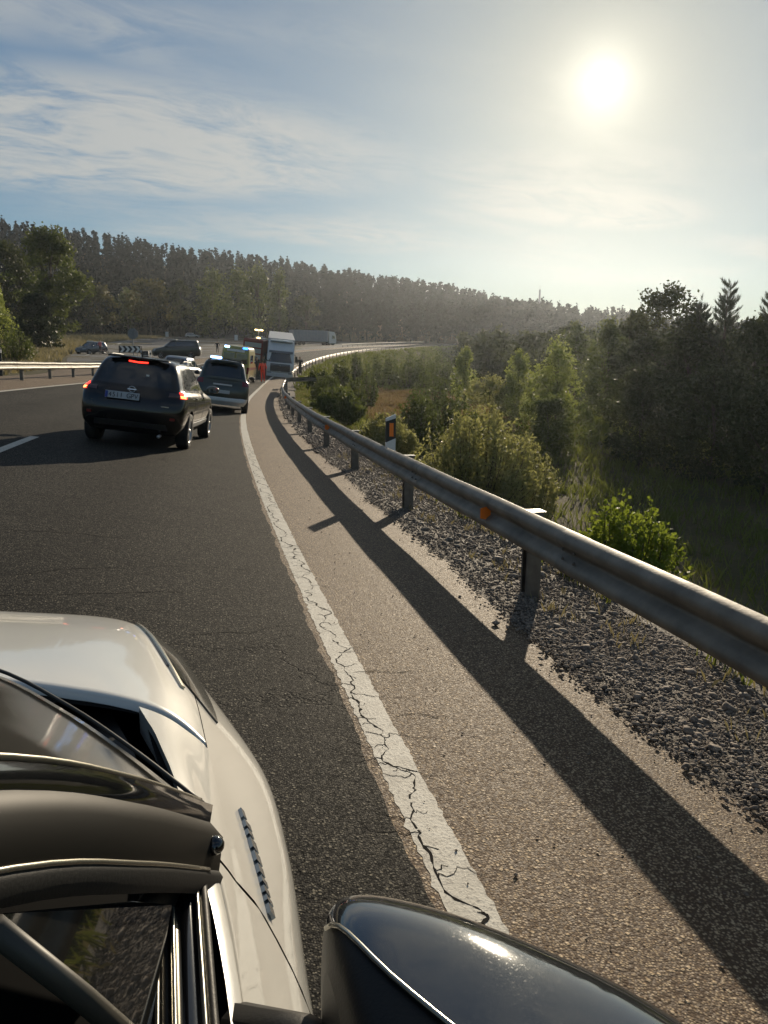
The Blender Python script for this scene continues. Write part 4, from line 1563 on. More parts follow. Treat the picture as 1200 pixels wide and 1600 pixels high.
# facing the rear: text plane with x to the right as seen from behind (local -y), y up, normal -x
REAR = Matrix(((0, 0, -1, 0), (-1, 0, 0, 0), (0, 1, 0, 0), (0, 0, 0, 1)))


# ---- the black car
def black_suv():
    root = empty('black_car', frame(15.75, 1.84, turn=R_(-6.5)) @ Matrix.Diagonal((1, 1, .955, 1)), 'black crossover car braking in the lane, seen from behind with lit red tail lamps', 'car')
    rows = [(-2.00, 2.02, .76, .27, .25, .25, .35, .03),
            (-2.10, 2.12, .86, .42, .40, .25, .40, .05),
            (-2.15, 2.18, .893, .66, .60, .28, .45, .06),
            (-2.11, 2.10, .892, .86, .74, .26, .48, .06),
            (-2.04, 1.98, .870, 1.00, .86, .25, .50, .06),
            (-1.985, .98, .800, 1.08, 1.04, .24, .34, .07),
            (-1.90, .62, .742, 1.26, 1.24, .24, .30, .07),
            (-1.795, .25, .672, 1.45, 1.44, .24, .28, .07),
            (-1.68, .02, .600, 1.555, 1.55, .24, .26, .06),
            (-1.50, -.12, .46, 1.60, 1.60, .24, .22, .05),
            (-1.2, -.4, .22, 1.615, 1.62, .2, .2, .02),
            (-.9, -.6, .02, 1.62, 1.625, .02, .02, .0)]
    c = Car(root, rows, (-1.32, 1.31), .335, 1.56)
    c.body(M['black_paint'])
    c.add_wheels(5)
    # tailgate glass, high brake lamp, spoiler
    c.patch_mid('rear_window', [(-2.03, 0, 1.09), (-1.93, -.62, 1.10), (-1.76, -.53, 1.47), (-1.84, 0, 1.49)], M['dark_glass'], .004)
    c.patch_mid('high_brake_lamp', [(-1.83, 0, 1.505), (-1.80, -.16, 1.500), (-1.79, -.16, 1.525), (-1.82, 0, 1.53)], M['tail_lit'], .014, (5, 4), .02)
    sp = MB().box((-1.74, 0, 1.585), (.20, 1.02, .035), bev=.015)
    sp.build('spoiler', M['black_paint'], root)
    # windows: quarter, rear door, front door on both sides, windscreen
    for sd in (1, -1):
        c.patch('side_window', [(-1.50, -.80, 1.12), (-1.08, -.81, 1.10), (-1.06, -.66, 1.46), (-1.34, -.66, 1.44)], M['side_glass'], .004, side=sd)
        c.patch('side_window', [(-1.00, -.81, 1.10), (-.14, -.81, 1.09), (-.16, -.66, 1.50), (-.98, -.66, 1.48)], M['side_glass'], .004, side=sd)
        c.patch('side_window', [(-.06, -.81, 1.09), (.70, -.80, 1.07), (.20, -.68, 1.45), (-.08, -.66, 1.50)], M['side_glass'], .004, side=sd)
        # chrome waist line, door seams, handles, sill strip
        c.patch('waist_trim', [(-1.5, -.82, 1.075), (.78, -.81, 1.045), (.78, -.81, 1.06), (-1.5, -.82, 1.092)], M['chrome'], .006, (24, 2), sd)
        for x in (-1.02, -.10):
            c.patch('door_seam', [(x, -.89, .40), (x + .012, -.89, .40), (x + .012, -.82, 1.07), (x, -.82, 1.07)], M['under'], .002, (2, 9), sd, thick=.004)
            hd = MB().box((x + .18 if x > -.5 else x + .2, -.895 * sd, .93), (.17, .035, .03), bev=.012)
            hd.build('door_handle', M['black_paint'], root)
        c.patch('sill_strip', [(-.90, -.87, .37), (.92, -.87, .37), (.92, -.89, .46), (-.90, -.89, .46)], M['silver_paint'], .012, (14, 4), sd)
        # mirrors
        mb = MB().ball((.62, -.98 * sd, 1.10), (.10, .13, .085), 14)
        mi = mb.build('door_mirror', M['black_paint'], root)
        mi2 = MB().box((.60, -.88 * sd, 1.06), (.08, .14, .04), bev=.012).build('mirror_stalk', M['trim'], mi)
        mg = MB().box((.535, -.985 * sd, 1.10), (.012, .17, .11), bev=.01).build('mirror_glass', M['side_glass'], mi)
        # lamps wrap the corner: clear inner half, lit outer half
        t1 = c.patch('tail_lamp', [(-2.12, -.60, .99), (-2.02, -.80, 1.00), (-1.98, -.80, 1.11), (-2.05, -.60, 1.08)], M['tail_clear'], .010, (8, 6), sd)
        t2 = c.patch('lit_lamp', [(-2.03, -.79, .975), (-1.84, -.885, .96), (-1.78, -.85, 1.12), (-1.98, -.78, 1.125)], M['tail_lit'], .016, (8, 7), sd, t1)
        c.patch('brake_element', [(-2.02, -.80, .975), (-1.90, -.872, .965), (-1.90, -.865, 1.02), (-2.02, -.795, 1.03)], M['tail_lit_hot'], .020, (6, 4), sd, t1)
        c.patch('bumper_reflector', [(-2.18, -.66, .55), (-2.14, -.74, .55), (-2.14, -.74, .60), (-2.18, -.66, .60)], M['tail_dim'], .008, (4, 3), sd)
    c.patch_mid('windscreen', [(.95, 0, 1.08), (.80, -.70, 1.07), (.12, -.58, 1.48), (.15, 0, 1.52)], M['dark_glass'], .004)
    c.patch_mid('bumper_insert', [(-2.20, 0, .33), (-2.10, -.62, .33), (-2.16, -.60, .46), (-2.22, 0, .46)], M['trim'], .006)
    # number plate with its letters
    pl_ = MB().box((-2.205, .14, .915), (.016, .56, .125), rot=(0, R_(12), 0), bev=.004).build('number_plate', M['plate'], root)
    band = MB().box((-2.2155, .395, .913), (.003, .045, .112), rot=(0, R_(12), 0)).build('plate_band', M['plate_blue'], pl_)
    for k, ch in enumerate('4511 GPV'):
        if ch != ' ':
            o = link('plate_letter', text_mesh(ch, .128), M['black_film'], pl_)
            o.matrix_local = Matrix.Translation((-2.2185, .335 - k * .0605, .912)) @ Matrix.Rotation(R_(12), 4, 'Y') @ REAR @ Matrix.Diagonal((.80, .95, 1, 1))
    # round badge with a bar across, small name strip low on the right
    eb = MB().lathe([(.052, -.006), (.060, .004), (.052, .010), (.044, .004)], 24, Matrix.Translation((-2.145, 0, 1.035)) @ Matrix.Rotation(R_(-100), 4, 'Y'), close=True)
    eb.box((-2.156, 0, 1.035), (.012, .15, .022), rot=(0, R_(12), 0), bev=.004)
    eb.build('badge', M['chrome'], root)
    MB().box((-2.165, -.56, .79), (.008, .13, .018), bev=.002).build('name_strip', M['chrome'], root)
    MB().tube([(-1.52, 0, 1.60), (-1.55, 0, 1.66), (-1.68, 0, 1.80)], [.018, .012, .004], 6).build('antenna', M['trim'], root)
    MB().box((-1.96, -.2, 1.30), (.004, .05, .03)).build('sticker', M['white_plastic'], root)
    for sd in (1, -1):
        MB().tube([(-1.35, sd * .62, 1.575), (-1.0, sd * .63, 1.615), (-.3, sd * .63, 1.61), (-.05, sd * .63, 1.56)], .014, 6).build('roof_rail', M['trim'], root)
    MB().tube([(-2.0, -.48, .26), (-2.13, -.48, .25)], .03, 10).build('exhaust_pipe', M['rim'], root)
    return root


black_suv()


def plain_car(root, paint, L=4.3, Wd=1.76, H=1.5, kind='hatch', glass='side_glass', two_tone=None, lamps_lit=False, tess=(3, 3)):
    """an everyday car for the middle distance: skin, wheels, windows, lamps, plates, mirrors"""
    h, hw, a = L / 2, Wd / 2, H / 1.5
    tail = {'hatch': .18, 'suv': .10, 'saloon': .75}[kind]
    roofr = {'hatch': .45, 'suv': .28, 'saloon': 1.05}[kind]
    rows = [(-h + .12, h - .12, hw * .86, .26, .25, .25, .35, .02), (-h + .02, h - .04, hw * .965, .42, .40, .25, .4, .04),
            (-h, h, hw, .62 * a, .56 * a, .26, .45, .05), (-h + .05, h - .1, hw * .995, .82 * a, .70 * a, .25, .48, .05),
            (-h + .11, h - .25, hw * .97, .92 * a, .80 * a, .25, .5, .05), (-h + tail, h - 1.12, hw * .89, .98 * a, .97 * a, .24, .34, .05),
            (-h + tail * .6 + roofr * .45, h - 1.5, hw * .82, 1.18 * a, 1.18 * a, .24, .3, .05), (-h + roofr * 1.0, h - 1.85, hw * .74, 1.38 * a, 1.38 * a, .22, .28, .05),
            (-h + roofr * 1.25, h - 2.05, hw * .64, 1.46 * a, 1.47 * a, .22, .26, .04), (-h + roofr * 1.6, h - 2.3, hw * .4, 1.495 * a, 1.5 * a, .2, .2, .02), (-h + 1.5, h - 2.6, .02, 1.5 * a, 1.505 * a, .01, .01, 0)]
    c = Car(root, rows, (-h * .60, h * .615), .32, Wd - .22, tess)
    c.body(two_tone or paint)
    c.add_wheels(5)
    S = c.S
    zb, zt = 1.01 * a, 1.36 * a
    c.patch_mid('rear_window', [(-h + tail, 0, zb), (-h + tail + .05, -hw * .66, zb), (-h + roofr + .02, -hw * .56, zt), (-h + roofr - .02, 0, zt)], M[glass], .005, (7, 5))
    c.patch_mid('windscreen', [(h - 1.14, 0, zb), (h - 1.25, -hw * .74, zb), (h - 1.86, -hw * .62, zt), (h - 1.8, 0, zt)], M[glass], .005, (7, 5))
    for sd in (1, -1):
        xa = -h + max(tail, .2) + .35
        xm = (-h * .60 + h * .615) / 2 - .02
        c.patch('side_window', [(xa, -hw * .89, zb + .02), (xm - .04, -hw * .9, zb), (xm - .04, -hw * .74, zt), (xa + .25 * roofr + .1, -hw * .74, zt - .02)], M[glass], .005, (7, 5), sd)
        c.patch('side_window', [(xm + .04, -hw * .9, zb), (h - 1.42, -hw * .88, zb), (h - 1.95, -hw * .75, zt - .03), (xm + .04, -hw * .74, zt)], M[glass], .005, (7, 5), sd)
        c.patch('tail_lamp', [(-h + .06, -hw * .70, .80 * a), (-h + .16, -hw * .97, .80 * a), (-h + .2, -hw * .95, .95 * a), (-h + .12, -hw * .68, .95 * a)], M['tail_lit' if lamps_lit else 'tail_dim'], .008, (5, 4), sd)
        c.patch('headlamp', [(h - .06, -hw * .55, .64 * a), (h - .30, -hw * .95, .66 * a), (h - .42, -hw * .93, .76 * a), (h - .18, -hw * .52, .75 * a)], M['lamp_glass'], .008, (6, 4), sd)
        mb = MB().ball((h - 1.45, -(hw + .1) * sd, 1.02 * a), (.08, .11, .075), 10)
        mb.build('door_mirror', M['trim'] if paint is M['white_paint'] else paint, root)
    MB().box((-h - .055, 0, .60 * a), (.012, .5, .11)).build('number_plate', M['plate'], root)
    MB().box((h + .045, 0, .42 * a), (.012, .5, .11)).build('number_plate', M['plate'], root)
    MB().box((h - .01, 0, .56 * a), (.06, Wd * .45, .10), bev=.02).build('grille', M['trim'], root)
    return c


def light_bar(root, x, z, w_, both=False):
    e = MB().box((x, 0, z + .03), (.22, w_, .05), bev=.02).build('light_bar', M['trim'], root)
    MB().box((x, w_ * .30, z + .085), (.22, w_ * .34, .09), bev=.03).build('beacon', M['blue_hot'], e)
    MB().box((x, -w_ * .30, z + .085), (.22, w_ * .34, .09), bev=.03).build('beacon', M['blue_lamp'] if both else M['side_glass'], e)
    return e


# ---- the patrol off-roader in front of the black car: white with a dark green back
rt = empty('patrol_car', frame(28.7, .80, turn=R_(1.0)), 'white and dark green patrol off-roader with lit blue beacon ahead of the black car', 'car', 'emergency vehicles')
cc_ = plain_car(rt, M['white_paint'], 4.5, 1.80, 1.74, 'suv', 'dark_glass', two_tone=([M['white_paint'], M['green_paint']], lambda x, y, z: 1 if (x < -1.72 and z > .52) else 0))
light_bar(rt, .1, 1.72, 1.15)
MB().box((-2.275, 0, .93), (.03, .62, .05), bev=.01).build('tailgate_handle', M['white_paint'], rt)
MB().box((-2.10, 0, 1.70), (.26, 1.1, .035), bev=.012).build('spoiler', M['green_paint'], rt)
MB().box((-2.25, 0, .44), (.10, 1.55, .16), bev=.05).build('rear_bumper', M['white_paint'], rt)

# ---- the ambulance
def ambulance():
    root = empty('ambulance', frame(57.3, 1.75, turn=R_(-2)), 'yellow ambulance van with two lit blue lamps on its rear roof edge', 'ambulance', 'emergency vehicles')
    rows = [(-2.85, 2.75, .90, .35, .33, .12, .3, .0), (-2.92, 2.88, .97, .55, .5, .10, .35, .01), (-2.93, 2.92, .99, .95, .82, .10, .4, .01), (-2.93, 2.8, .99, 1.25, 1.05, .10, .42, .01),
            (-2.93, 2.2, .98, 1.4, 1.25, .10, .35, .01), (-2.92, 1.75, .96, 1.8, 1.75, .10, .3, .01), (-2.90, 1.35, .93, 2.2, 2.15, .10, .3, .01), (-2.86, 1.0, .88, 2.48, 2.42, .12, .3, .01), (-2.75, .7, .72, 2.58, 2.56, .15, .3, .0), (-2.2, .2, .03, 2.62, 2.62, .02, .02, 0)]
    c = Car(root, rows, (-1.75, 1.75), .34, 1.72, (3, 3))
    c.body(M['yellow_paint'])
    c.add_wheels(5)
    for sd in (1, -1):
        c.patch('rear_window', [(-2.94, -.06, 1.45), (-2.94, -.84, 1.45), (-2.91, -.80, 2.12), (-2.91, -.06, 2.12)], M['dark_glass'], .006, (6, 5), sd)
        c.patch('tail_lamp', [(-2.93, -.82, .80), (-2.90, -.96, .80), (-2.90, -.96, 1.25), (-2.93, -.82, 1.25)], M['tail_dim'], .01, (4, 5), sd)
        c.patch('side_window', [(-2.3, -.98, 1.5), (-.6, -.98, 1.5), (-.6, -.95, 2.05), (-2.3, -.95, 2.05)], M['dark_glass'], .006, (6, 5), sd)
        c.patch('side_window', [(.5, -.98, 1.42), (1.8, -.95, 1.4), (1.35, -.93, 1.95), (.5, -.95, 2.0)], M['dark_glass'], .006, (6, 5), sd)
        c.patch('side_stripe', [(-2.75, -.99, 1.02), (2.3, -.98, 1.0), (2.3, -.98, 1.22), (-2.75, -.99, 1.25)], M['red_paint'], .006, (20, 3), sd)
        mb = MB().box((-2.84, -.62 * sd, 2.50), (.16, .34, .13), bev=.04)
        mb.build('beacon', M['blue_lamp'] if sd > 0 else M['blue_hot'], root)
        MB().box((1.75, -1.13 * sd, 1.6), (.10, .16, .28), bev=.04).build('door_mirror', M['trim'], root)
    MB().box((-2.955, 0, 1.6), (.004, .22, .05)).box((-2.955, 0, 1.6), (.006, .05, .22)).build('rear_cross', M['white_plastic'], root)
    MB().box((-2.945, 0, 1.45), (.012, .02, 2.0)).build('door_seam', M['under'], root)
    MB().box((-3.0, 0, .48), (.16, 1.8, .2), bev=.04).build('rear_bumper', M['trim'], root)
    MB().box((-2.95, -.45, .75), (.012, .5, .11)).build('number_plate', M['plate'], root)
    MB().box((-2.95, 0, 2.30), (.01, 1.2, .16)).build('rear_stripe', M['white_plastic'], root)


ambulance()
# ------------------------------------------------------------------ the lorry across the torn rail
def lorry():
    base = frame(72.5, -.25, turn=R_(180 + 5))
    tilt = Matrix.Rotation(R_(1.5), 4, 'X') @ Matrix.Rotation(R_(2.0), 4, 'Y')
    root = empty('white_lorry', base @ Matrix.Translation((0, 0, -.30)) @ tilt @ Matrix.Diagonal((1, .96, .89, 1)), 'white articulated lorry at the torn guardrail end, its cab facing the camera', 'lorry')
    # local x points towards the camera; the cab front is at x = +3
    cab = MB()
    prof_ = [(0.2, .75), (2.75, .75), (2.95, 1.0), (3.0, 1.55), (2.92, 1.75), (2.55, 2.85), (2.3, 3.05), (1.6, 3.62), (.9, 3.78), (.2, 3.78)]
    hw = 1.24
    grid = []
    for f_, k in ((-1, .93), (-.96, .985), (-.8, 1.0), (0, 1.0), (.8, 1.0), (.96, .985), (1, .93)):
        row = []
        for x, z in prof_:
            top = max(0, (z - 2.2) / 1.6)
            nose = max(0, (x - 2.2) / .8)
            row.append(Vector((x - (.10 * abs(f_) ** 3) * nose, f_ * hw * (1 - .07 * top), (z - .75) * (k * .02 + .98) + .75)))
        grid.append(row)
    cab.sheet(grid)
    n = len(prof_)
    cab.add(grid[0], [tuple(range(n))])
    cab.add(grid[-1], [tuple(range(n - 1, -1, -1))])
    cab.build('cab', M['white_paint'], root)

    def front(name, pts2, m_, off=.02, parent=None):
        """panel on the cab front: pts2 in (y, z); x follows the profile"""
        def fx(y, z):
            zs = [p[1] for p in prof_[1:8]]
            xs = [p[0] for p in prof_[1:8]]
            return float(np.interp(z, zs, xs)) - .10 * (abs(y) / hw) ** 3
        (y0, z0), (y1, z1) = pts2
        g = [[Vector((fx(y, z) + off, y, z)) for y in np.linspace(y0, y1, 9)] for z in np.linspace(z0, z1, 6)]
        h = [[p - Vector((.05, 0, 0)) for p in r] for r in g]
        mb = MB().sheet(g).sheet([g[0], h[0]], False).sheet([g[-1], h[-1]], False).sheet([[r[0] for r in g], [r[0] for r in h]], False).sheet([[r[-1] for r in g], [r[-1] for r in h]], False)
        return mb.build(name, m_, parent or root)
    front('windscreen', ((-1.06, 1.85), (1.06, 2.72)), M['dark_glass'], .012)
    front('sun_visor', ((-1.08, 2.74), (1.08, 2.95)), M['grey_paint'], .12)
    for z in (1.02, 1.16, 1.30, 1.44, 1.58):
        front('grille_slat', ((-.86, z), (.86, z + .085)), M['grey_paint'], .03)
    front('grille_panel', ((-.9, .98), (.9, 1.72)), M['trim'], .006)
    MB().box((2.88, 0, .62), (.35, 2.42, .42), bev=.08).build('bumper', M['white_paint'], root)
    for sd in (1, -1):
        MB().box((2.98, .95 * sd, .86), (.18, .36, .20), bev=.05).build('headlamp', M['lamp_glass'], root)
        mb = MB().box((2.55, 1.42 * sd, 2.25), (.12, .22, .62), bev=.05)
        mi = mb.build('mirror', M['trim'], root)
        MB().tube([(2.4, 1.2 * sd, 2.65), (2.5, 1.42 * sd, 2.6)], .025, 6).build('mirror_arm', M['trim'], mi)
        MB().tube([(2.45, 1.2 * sd, 1.95), (2.5, 1.42 * sd, 1.98)], .025, 6).build('mirror_arm', M['trim'], mi)
        MB().add([(1.15, 1.252 * sd, 1.75), (2.35, 1.252 * sd, 1.85), (2.2, 1.215 * sd, 2.6), (1.15, 1.215 * sd, 2.62)], [(0, 1, 2, 3)]).build('side_window', M['dark_glass'], root)
        MB().box((1.9, 1.12 * sd, .95), (1.1, .3, .5), bev=.08).build('step_panel', M['white_paint'], root)
        for x in (1.75, -1.9, -9.2, -10.5, -11.8):
            Mx = Matrix.Translation((x, 1.02 * sd, .50)) @ Matrix.Rotation(-sd * math.pi / 2, 4, 'X')
            w_ = empty_child('wheel', root, Mx)
            MB().lathe([(.28, -.15), (.47, -.15), (.5, -.1), (.5, .1), (.47, .15), (.3, .15), (.28, .10)], 22).build('tyre', M['tyre'], w_)
            MB().lathe([(.3, .14), (.28, .06), (.14, .05), (.12, .16), (0, .17)], 16).build('rim', M['rim'], w_)
    # roof fairing with its dark slot
    MB().box((1.05, 0, 3.84), (1.3, 2.1, .14), bev=.06).build('roof_fairing', M['white_paint'], root)
    # chassis and trailer
    MB().box((-5.2, 0, .95), (14.2, .95, .28)).build('chassis', M['trim'], root)
    tr = MB().box((-6.6, 0, 2.58), (13.2, 2.52, 2.78), bev=.04).build('trailer_box', mat('trailer_side', (.40, .41, .42), .5, vary=.08, vscale=2), root)
    for x in np.arange(-12.6, .1, 1.15):
        for sd in (1, -1):
            MB().box((x, 1.264 * sd, 2.58), (.04, .012, 2.7)).build('side_rib', M['silver_paint'], tr)
    ru = MB().box((.12, 0, 3.30), (.42, 1.95, 1.15), bev=.09).build('cooling_unit', M['white_paint'], root)
    MB().box((.34, 0, 3.66), (.03, 1.5, .26), bev=.01).build('vent', M['trim'], ru)
    for z in (3.0, 3.12, 3.24):
        MB().box((.338, 0, z), (.02, 1.5, .05)).build('vent_slat', M['grey_paint'], ru)
    for x in np.arange(-11, -3, 2.0):
        for sd in (1, -1):
            MB().box((x, 1.27 * sd, 1.28), (.1, .02, .05)).build('marker_lamp', M['orange'], tr)


lorry()


# ---- the lorry queued far behind, broadside
def far_lorry():
    P = cam_at(495, 533, 208)
    s, l = sl_of(P.x, P.y)
    root = empty('distant_lorry', frame(float(s), float(l), turn=R_(-38)), 'distant grey trailer lorry with white cab standing before the forest', 'lorry')
    tb = MB().box((-2.5, 0, 2.45), (10.5, 2.5, 2.9), bev=.04).build('trailer_box', mat('grey_tarpaulin', (.23, .25, .27), .6, vary=.12, vscale=1.5), root)
    for x in np.arange(-7.6, 2.7, 1.02):
        MB().box((x, -1.262, 2.45), (.05, .02, 2.8)).build('side_rib', M['silver_paint'], tb)
    MB().box((-2.5, 0, .9), (10.3, 1.0, .25)).build('chassis', M['trim'], root)
    MB().prism([(3.2, .6), (5.3, .6), (5.4, 1.4), (5.2, 2.9), (4.8, 3.6), (3.3, 3.75), (3.2, 3.5)], -1.22, 1.22).build('cab', M['white_paint'], root)
    MB().prism([(4.1, 1.8), (5.05, 1.8), (4.95, 2.7), (4.1, 2.7)], -1.235, -1.225).build('side_window', M['dark_glass'], root)
    MB().add([(5.385, -1.05, 1.8), (5.385, 1.05, 1.8), (5.262, 1.0, 2.75), (5.262, -1.0, 2.75)], [(0, 1, 2, 3)]).build('windscreen', M['dark_glass'], root)
    for x in (4.4, 2.6, -4.6, -5.9, -7.0):
        for sd in (1, -1):
            MB().lathe([(0, -.15), (.48, -.15), (.5, 0), (.48, .15), (0, .15)], 16, Matrix.Translation((x, 1.0 * sd, .5)) @ Matrix.Rotation(math.pi / 2, 4, 'X')).build('wheel', M['tyre'], root)


far_lorry()


def put_car(name, label, px, py, d, turn, paint, group='vehicles stopped at the junction', **kw):
    P = cam_at(px, py, d)
    s, l = sl_of(P.x, P.y)
    root = empty(name, frame(float(s), float(l), turn=R_(turn)), label, 'car', group)
    plain_car(root, paint, **kw)
    return root


rt = put_car('patrol_car', 'grey patrol car with roof beacon parked at the grass verge on the left', 143, 552, 97, 160, M['grey_paint'], 'emergency vehicles', L=4.4, Wd=1.8, H=1.55, kind='suv')
MB().box((.1, 0, 1.60), (.2, .9, .10), bev=.03).build('light_bar', M['white_plastic'], rt)
rt = put_car('dark_off_roader', 'dark off-roader standing side on behind the black car, facing left', 277, 560, 80, 97, M['green_paint'], L=4.9, Wd=1.85, H=1.85, kind='suv')
MB().box((.4, 0, 1.87), (.9, 1.3, .05), bev=.02).build('roof_rack', M['rim'], rt)
for y in (-.5, 0, .5):
    MB().tube([(-.9, y, 1.93), (1.3, y, 1.93)], .02, 6).build('rack_bar', M['rim'], rt)
put_car('silver_car', 'silver car half hidden between the black car and the patrol off-roader', 284, 597, 46, -8, M['silver_paint'], L=4.2, Wd=1.75, H=1.62, kind='hatch')
put_car('distant_car', 'small grey car far off at the edge of the forest', 301, 527, 232, -70, M['silver_paint'], L=4.4, Wd=1.8, H=1.5, kind='hatch')
put_car('distant_car', 'tiny white car far off beside the grey trailer lorry', 409, 527, 226, -80, M['white_paint'], L=4.3, Wd=1.75, H=1.5, kind='hatch')


# ---- recovery vehicle with working lights behind the ambulance
def recovery():
    P = cam_at(402, 585, 76)
    s, l = sl_of(P.x, P.y)
    root = empty('fire_engine', frame(float(s), float(l), turn=R_(-6)), 'red rescue lorry with lit work lamps, between the ambulance and the white lorry', 'fire engine', 'emergency vehicles')
    MB().box((0, 0, 1.75), (5.2, 1.9, 2.2), bev=.08).build('box_body', M['red_paint'], root)
    MB().box((0, 0, .6), (5.6, 1.5, .3)).build('chassis', M['trim'], root)
    MB().prism([(2.6, .6), (4.2, .6), (4.3, 1.5), (3.9, 2.6), (2.6, 2.7)], -.95, .95).build('cab', M['red_paint'], root)
    for z in (1.2, 1.75, 2.3):
        MB().box((-2.612, 0, z), (.02, 1.6, .42), bev=.005).build('shutter', M['silver_paint'], root)
    for x in (-1.7, 3.2):
        for sd in (1, -1):
            MB().lathe([(0, -.14), (.46, -.14), (.5, 0), (.46, .14), (0, .14)], 16, Matrix.Translation((x, .85 * sd, .5)) @ Matrix.Rotation(math.pi / 2, 4, 'X')).build('wheel', M['tyre'], root)
    MB().tube([(-2.0, -.3, 2.8), (-2.0, -.3, 3.7)], .04, 8).build('light_mast', M['rim'], root)
    for y, z in ((-.55, 3.72), (-.1, 3.70), (-.35, 2.98)):
        MB().box((-2.08, y, z), (.10, .34, .13), bev=.03).build('work_lamp', M['amber_lamp'], root)


recovery()


# ------------------------------------------------------------------ signs and posts at the junction
M['sign_back'] = mat('sign_back_metal', (.20, .21, .22), .55, metal=.4, vary=.1)


def stop_sign():
    P = cam_at(209, 552, 72)
    s, l = sl_of(P.x, P.y)
    root = empty('stop_sign', frame(float(s), float(l), flat=True), 'octagonal sign seen from its grey back, above the chevron board', 'road sign')
    poly = [(.52 * math.cos(R_(22.5 + 45 * k)), 2.42 + .52 * math.sin(R_(22.5 + 45 * k))) for k in range(8)]
    MB().prism(poly, -.012, .012, 'x').build('plate', M['sign_back'], root)
    MB().box((-.045, 0, 1.4), (.06, .10, 2.9)).build('pole', M['sign_back'], root)
    for z in (2.25, 2.6):
        MB().box((-.03, 0, z), (.03, .7, .05)).build('bracket', M['sign_back'], root)


stop_sign()


def chevron_board():
    P = cam_at(203, 553, 70)
    s, l = sl_of(P.x, P.y)
    root = empty('chevron_board', frame(float(s), float(l), flat=True), 'long black and white chevron board pointing right, below the octagonal sign', 'road sign')
    w_, z0, z1 = 1.95, .75, 1.36
    MB().box((0, 0, (z0 + z1) / 2), (.03, w_, z1 - z0)).build('board', M['black_film'], root)
    zm = (z0 + z1) / 2
    for k in range(4):
        y = w_ / 2 - .10 - k * .46
        # white arrow pointing to the right (negative y)
        a, b = .23, .21
        v_ = [(-.0185, y, z1 - .03), (-.0185, y - a, z1 - .03), (-.0185, y - a - b, zm), (-.0185, y - a, z0 + .03), (-.0185, y, z0 + .03), (-.0185, y - b, zm)]
        MB().add(v_ + [(p[0] + .003, p[1], p[2]) for p in v_], [(0, 5, 2, 1), (5, 4, 3, 2)] + [(i, (i + 1) % 6, 6 + (i + 1) % 6, 6 + i) for i in range(6)]).build('chevron', M['white_plastic'], root)
    for y in (-.7, .7):
        MB().box((.05, y, .5), (.06, .06, 1.5)).build('leg', M['sign_back'], root)


chevron_board()
for px, lab in ((221, 'slim white bollard right of the chevron board'), (235, 'slim white bollard next to the dark off-roader')):
    P = cam_at(px, 556, 69)
    s, l = sl_of(P.x, P.y)
    root = empty('bollard', frame(float(s), float(l), flat=True), lab, 'bollard', 'bollards at the junction')
    MB().lathe([(.0, 1.0), (.05, .99), (.06, .95), (.06, .05), (.12, 0), (.12, -.1)], 14).build('shaft', M['white_plastic'], root)
    MB().lathe([(.062, .62), (.062, .80)], 14).build('band', M['black_film'], root)
P = cam_at(228, 556, 68)
s, l = sl_of(P.x, P.y)
root = empty('waste_bin', frame(float(s), float(l), flat=True), 'dark drum standing between the two slim bollards', 'drum')
MB().lathe([(0, .98), (.24, .97), (.27, .92), (.27, .1), (.25, 0), (0, 0)], 18).build('drum', M['trim'], root)
MB().lathe([(.28, .55), (.285, .58), (.28, .61)], 18).build('hoop', M['rim'], root)
for px, py, d, lab in ((261, 527, 230, 'small white box post left of the distant grey car'), (369, 528, 226, 'pale kilometre post behind the ambulance')):
    P = cam_at(px, py, d)
    s, l = sl_of(P.x, P.y)
    root = empty('marker_post', frame(float(s), float(l), flat=True), lab, 'marker post', 'roadside marker posts')
    MB().box((0, 0, .75), (.3, 1.0, 1.5), bev=.05).build('plate', M['white_plastic'], root)
    MB().box((0, 0, 1.53), (.34, 1.04, .08), bev=.03).build('cap', M['sign_back'], root)
# dark post cut by the left picture edge, behind the left rail
P = cam_at(1, 573, 36)
s, l = sl_of(P.x, P.y)
root = empty('marker_post', frame(float(s), float(l), flat=True), 'dark marker post at the very left edge behind the sunlit rail', 'marker post', 'roadside marker posts')
MB().box((0, 0, .65), (.06, .14, 1.3), bev=.02).build('shaft', M['trim'], root)
MB().box((0, 0, 1.15), (.064, .145, .14)).build('band', M['white_plastic'], root)

# lattice mast on the far ridge
mp = cam_at(842, 487, 500)
s, l = sl_of(mp.x, mp.y)
gz = float(land(s, l))
ztop = cam_at(842, 453, 500).z
root = empty('radio_mast', Matrix.Translation((mp.x, mp.y, gz)), 'thin lattice radio mast on the far ridge below the sun', 'mast')
hh = ztop - gz
mb = MB()
for a in (0, 2.094, 4.189):
    mb.tube([(math.cos(a) * .75, math.sin(a) * .75, 0), (math.cos(a) * .35, math.sin(a) * .35, hh)], .26, 5)
mb.build('legs', M['sign_back'], root)
mb = MB()
zz, k = 1.0, 0
while zz < hh - 2:
    r0, r1 = .75 - .4 * zz / hh, .75 - .4 * (zz + 2) / hh
    for i in range(3):
        a, b = i * 2.094, (i + 1) * 2.094
        mb.tube([(math.cos(a) * r0, math.sin(a) * r0, zz), (math.cos(b) * r1, math.sin(b) * r1, zz + 2)], .05, 4)
    zz += 2
mb.build('bracing', M['sign_back'], root)
MB().tube([(0, 0, hh - 1), (0, 0, hh + 2.5)], .08, 5).build('aerial', M['sign_back'], root)


# ------------------------------------------------------------------ people
M['skin'] = mat('skin', (.36, .22, .15), .55)
M['hair'] = mat('hair', (.02, .016, .012), .7)
M['shoe'] = mat('shoes', (.012, .012, .012), .6)


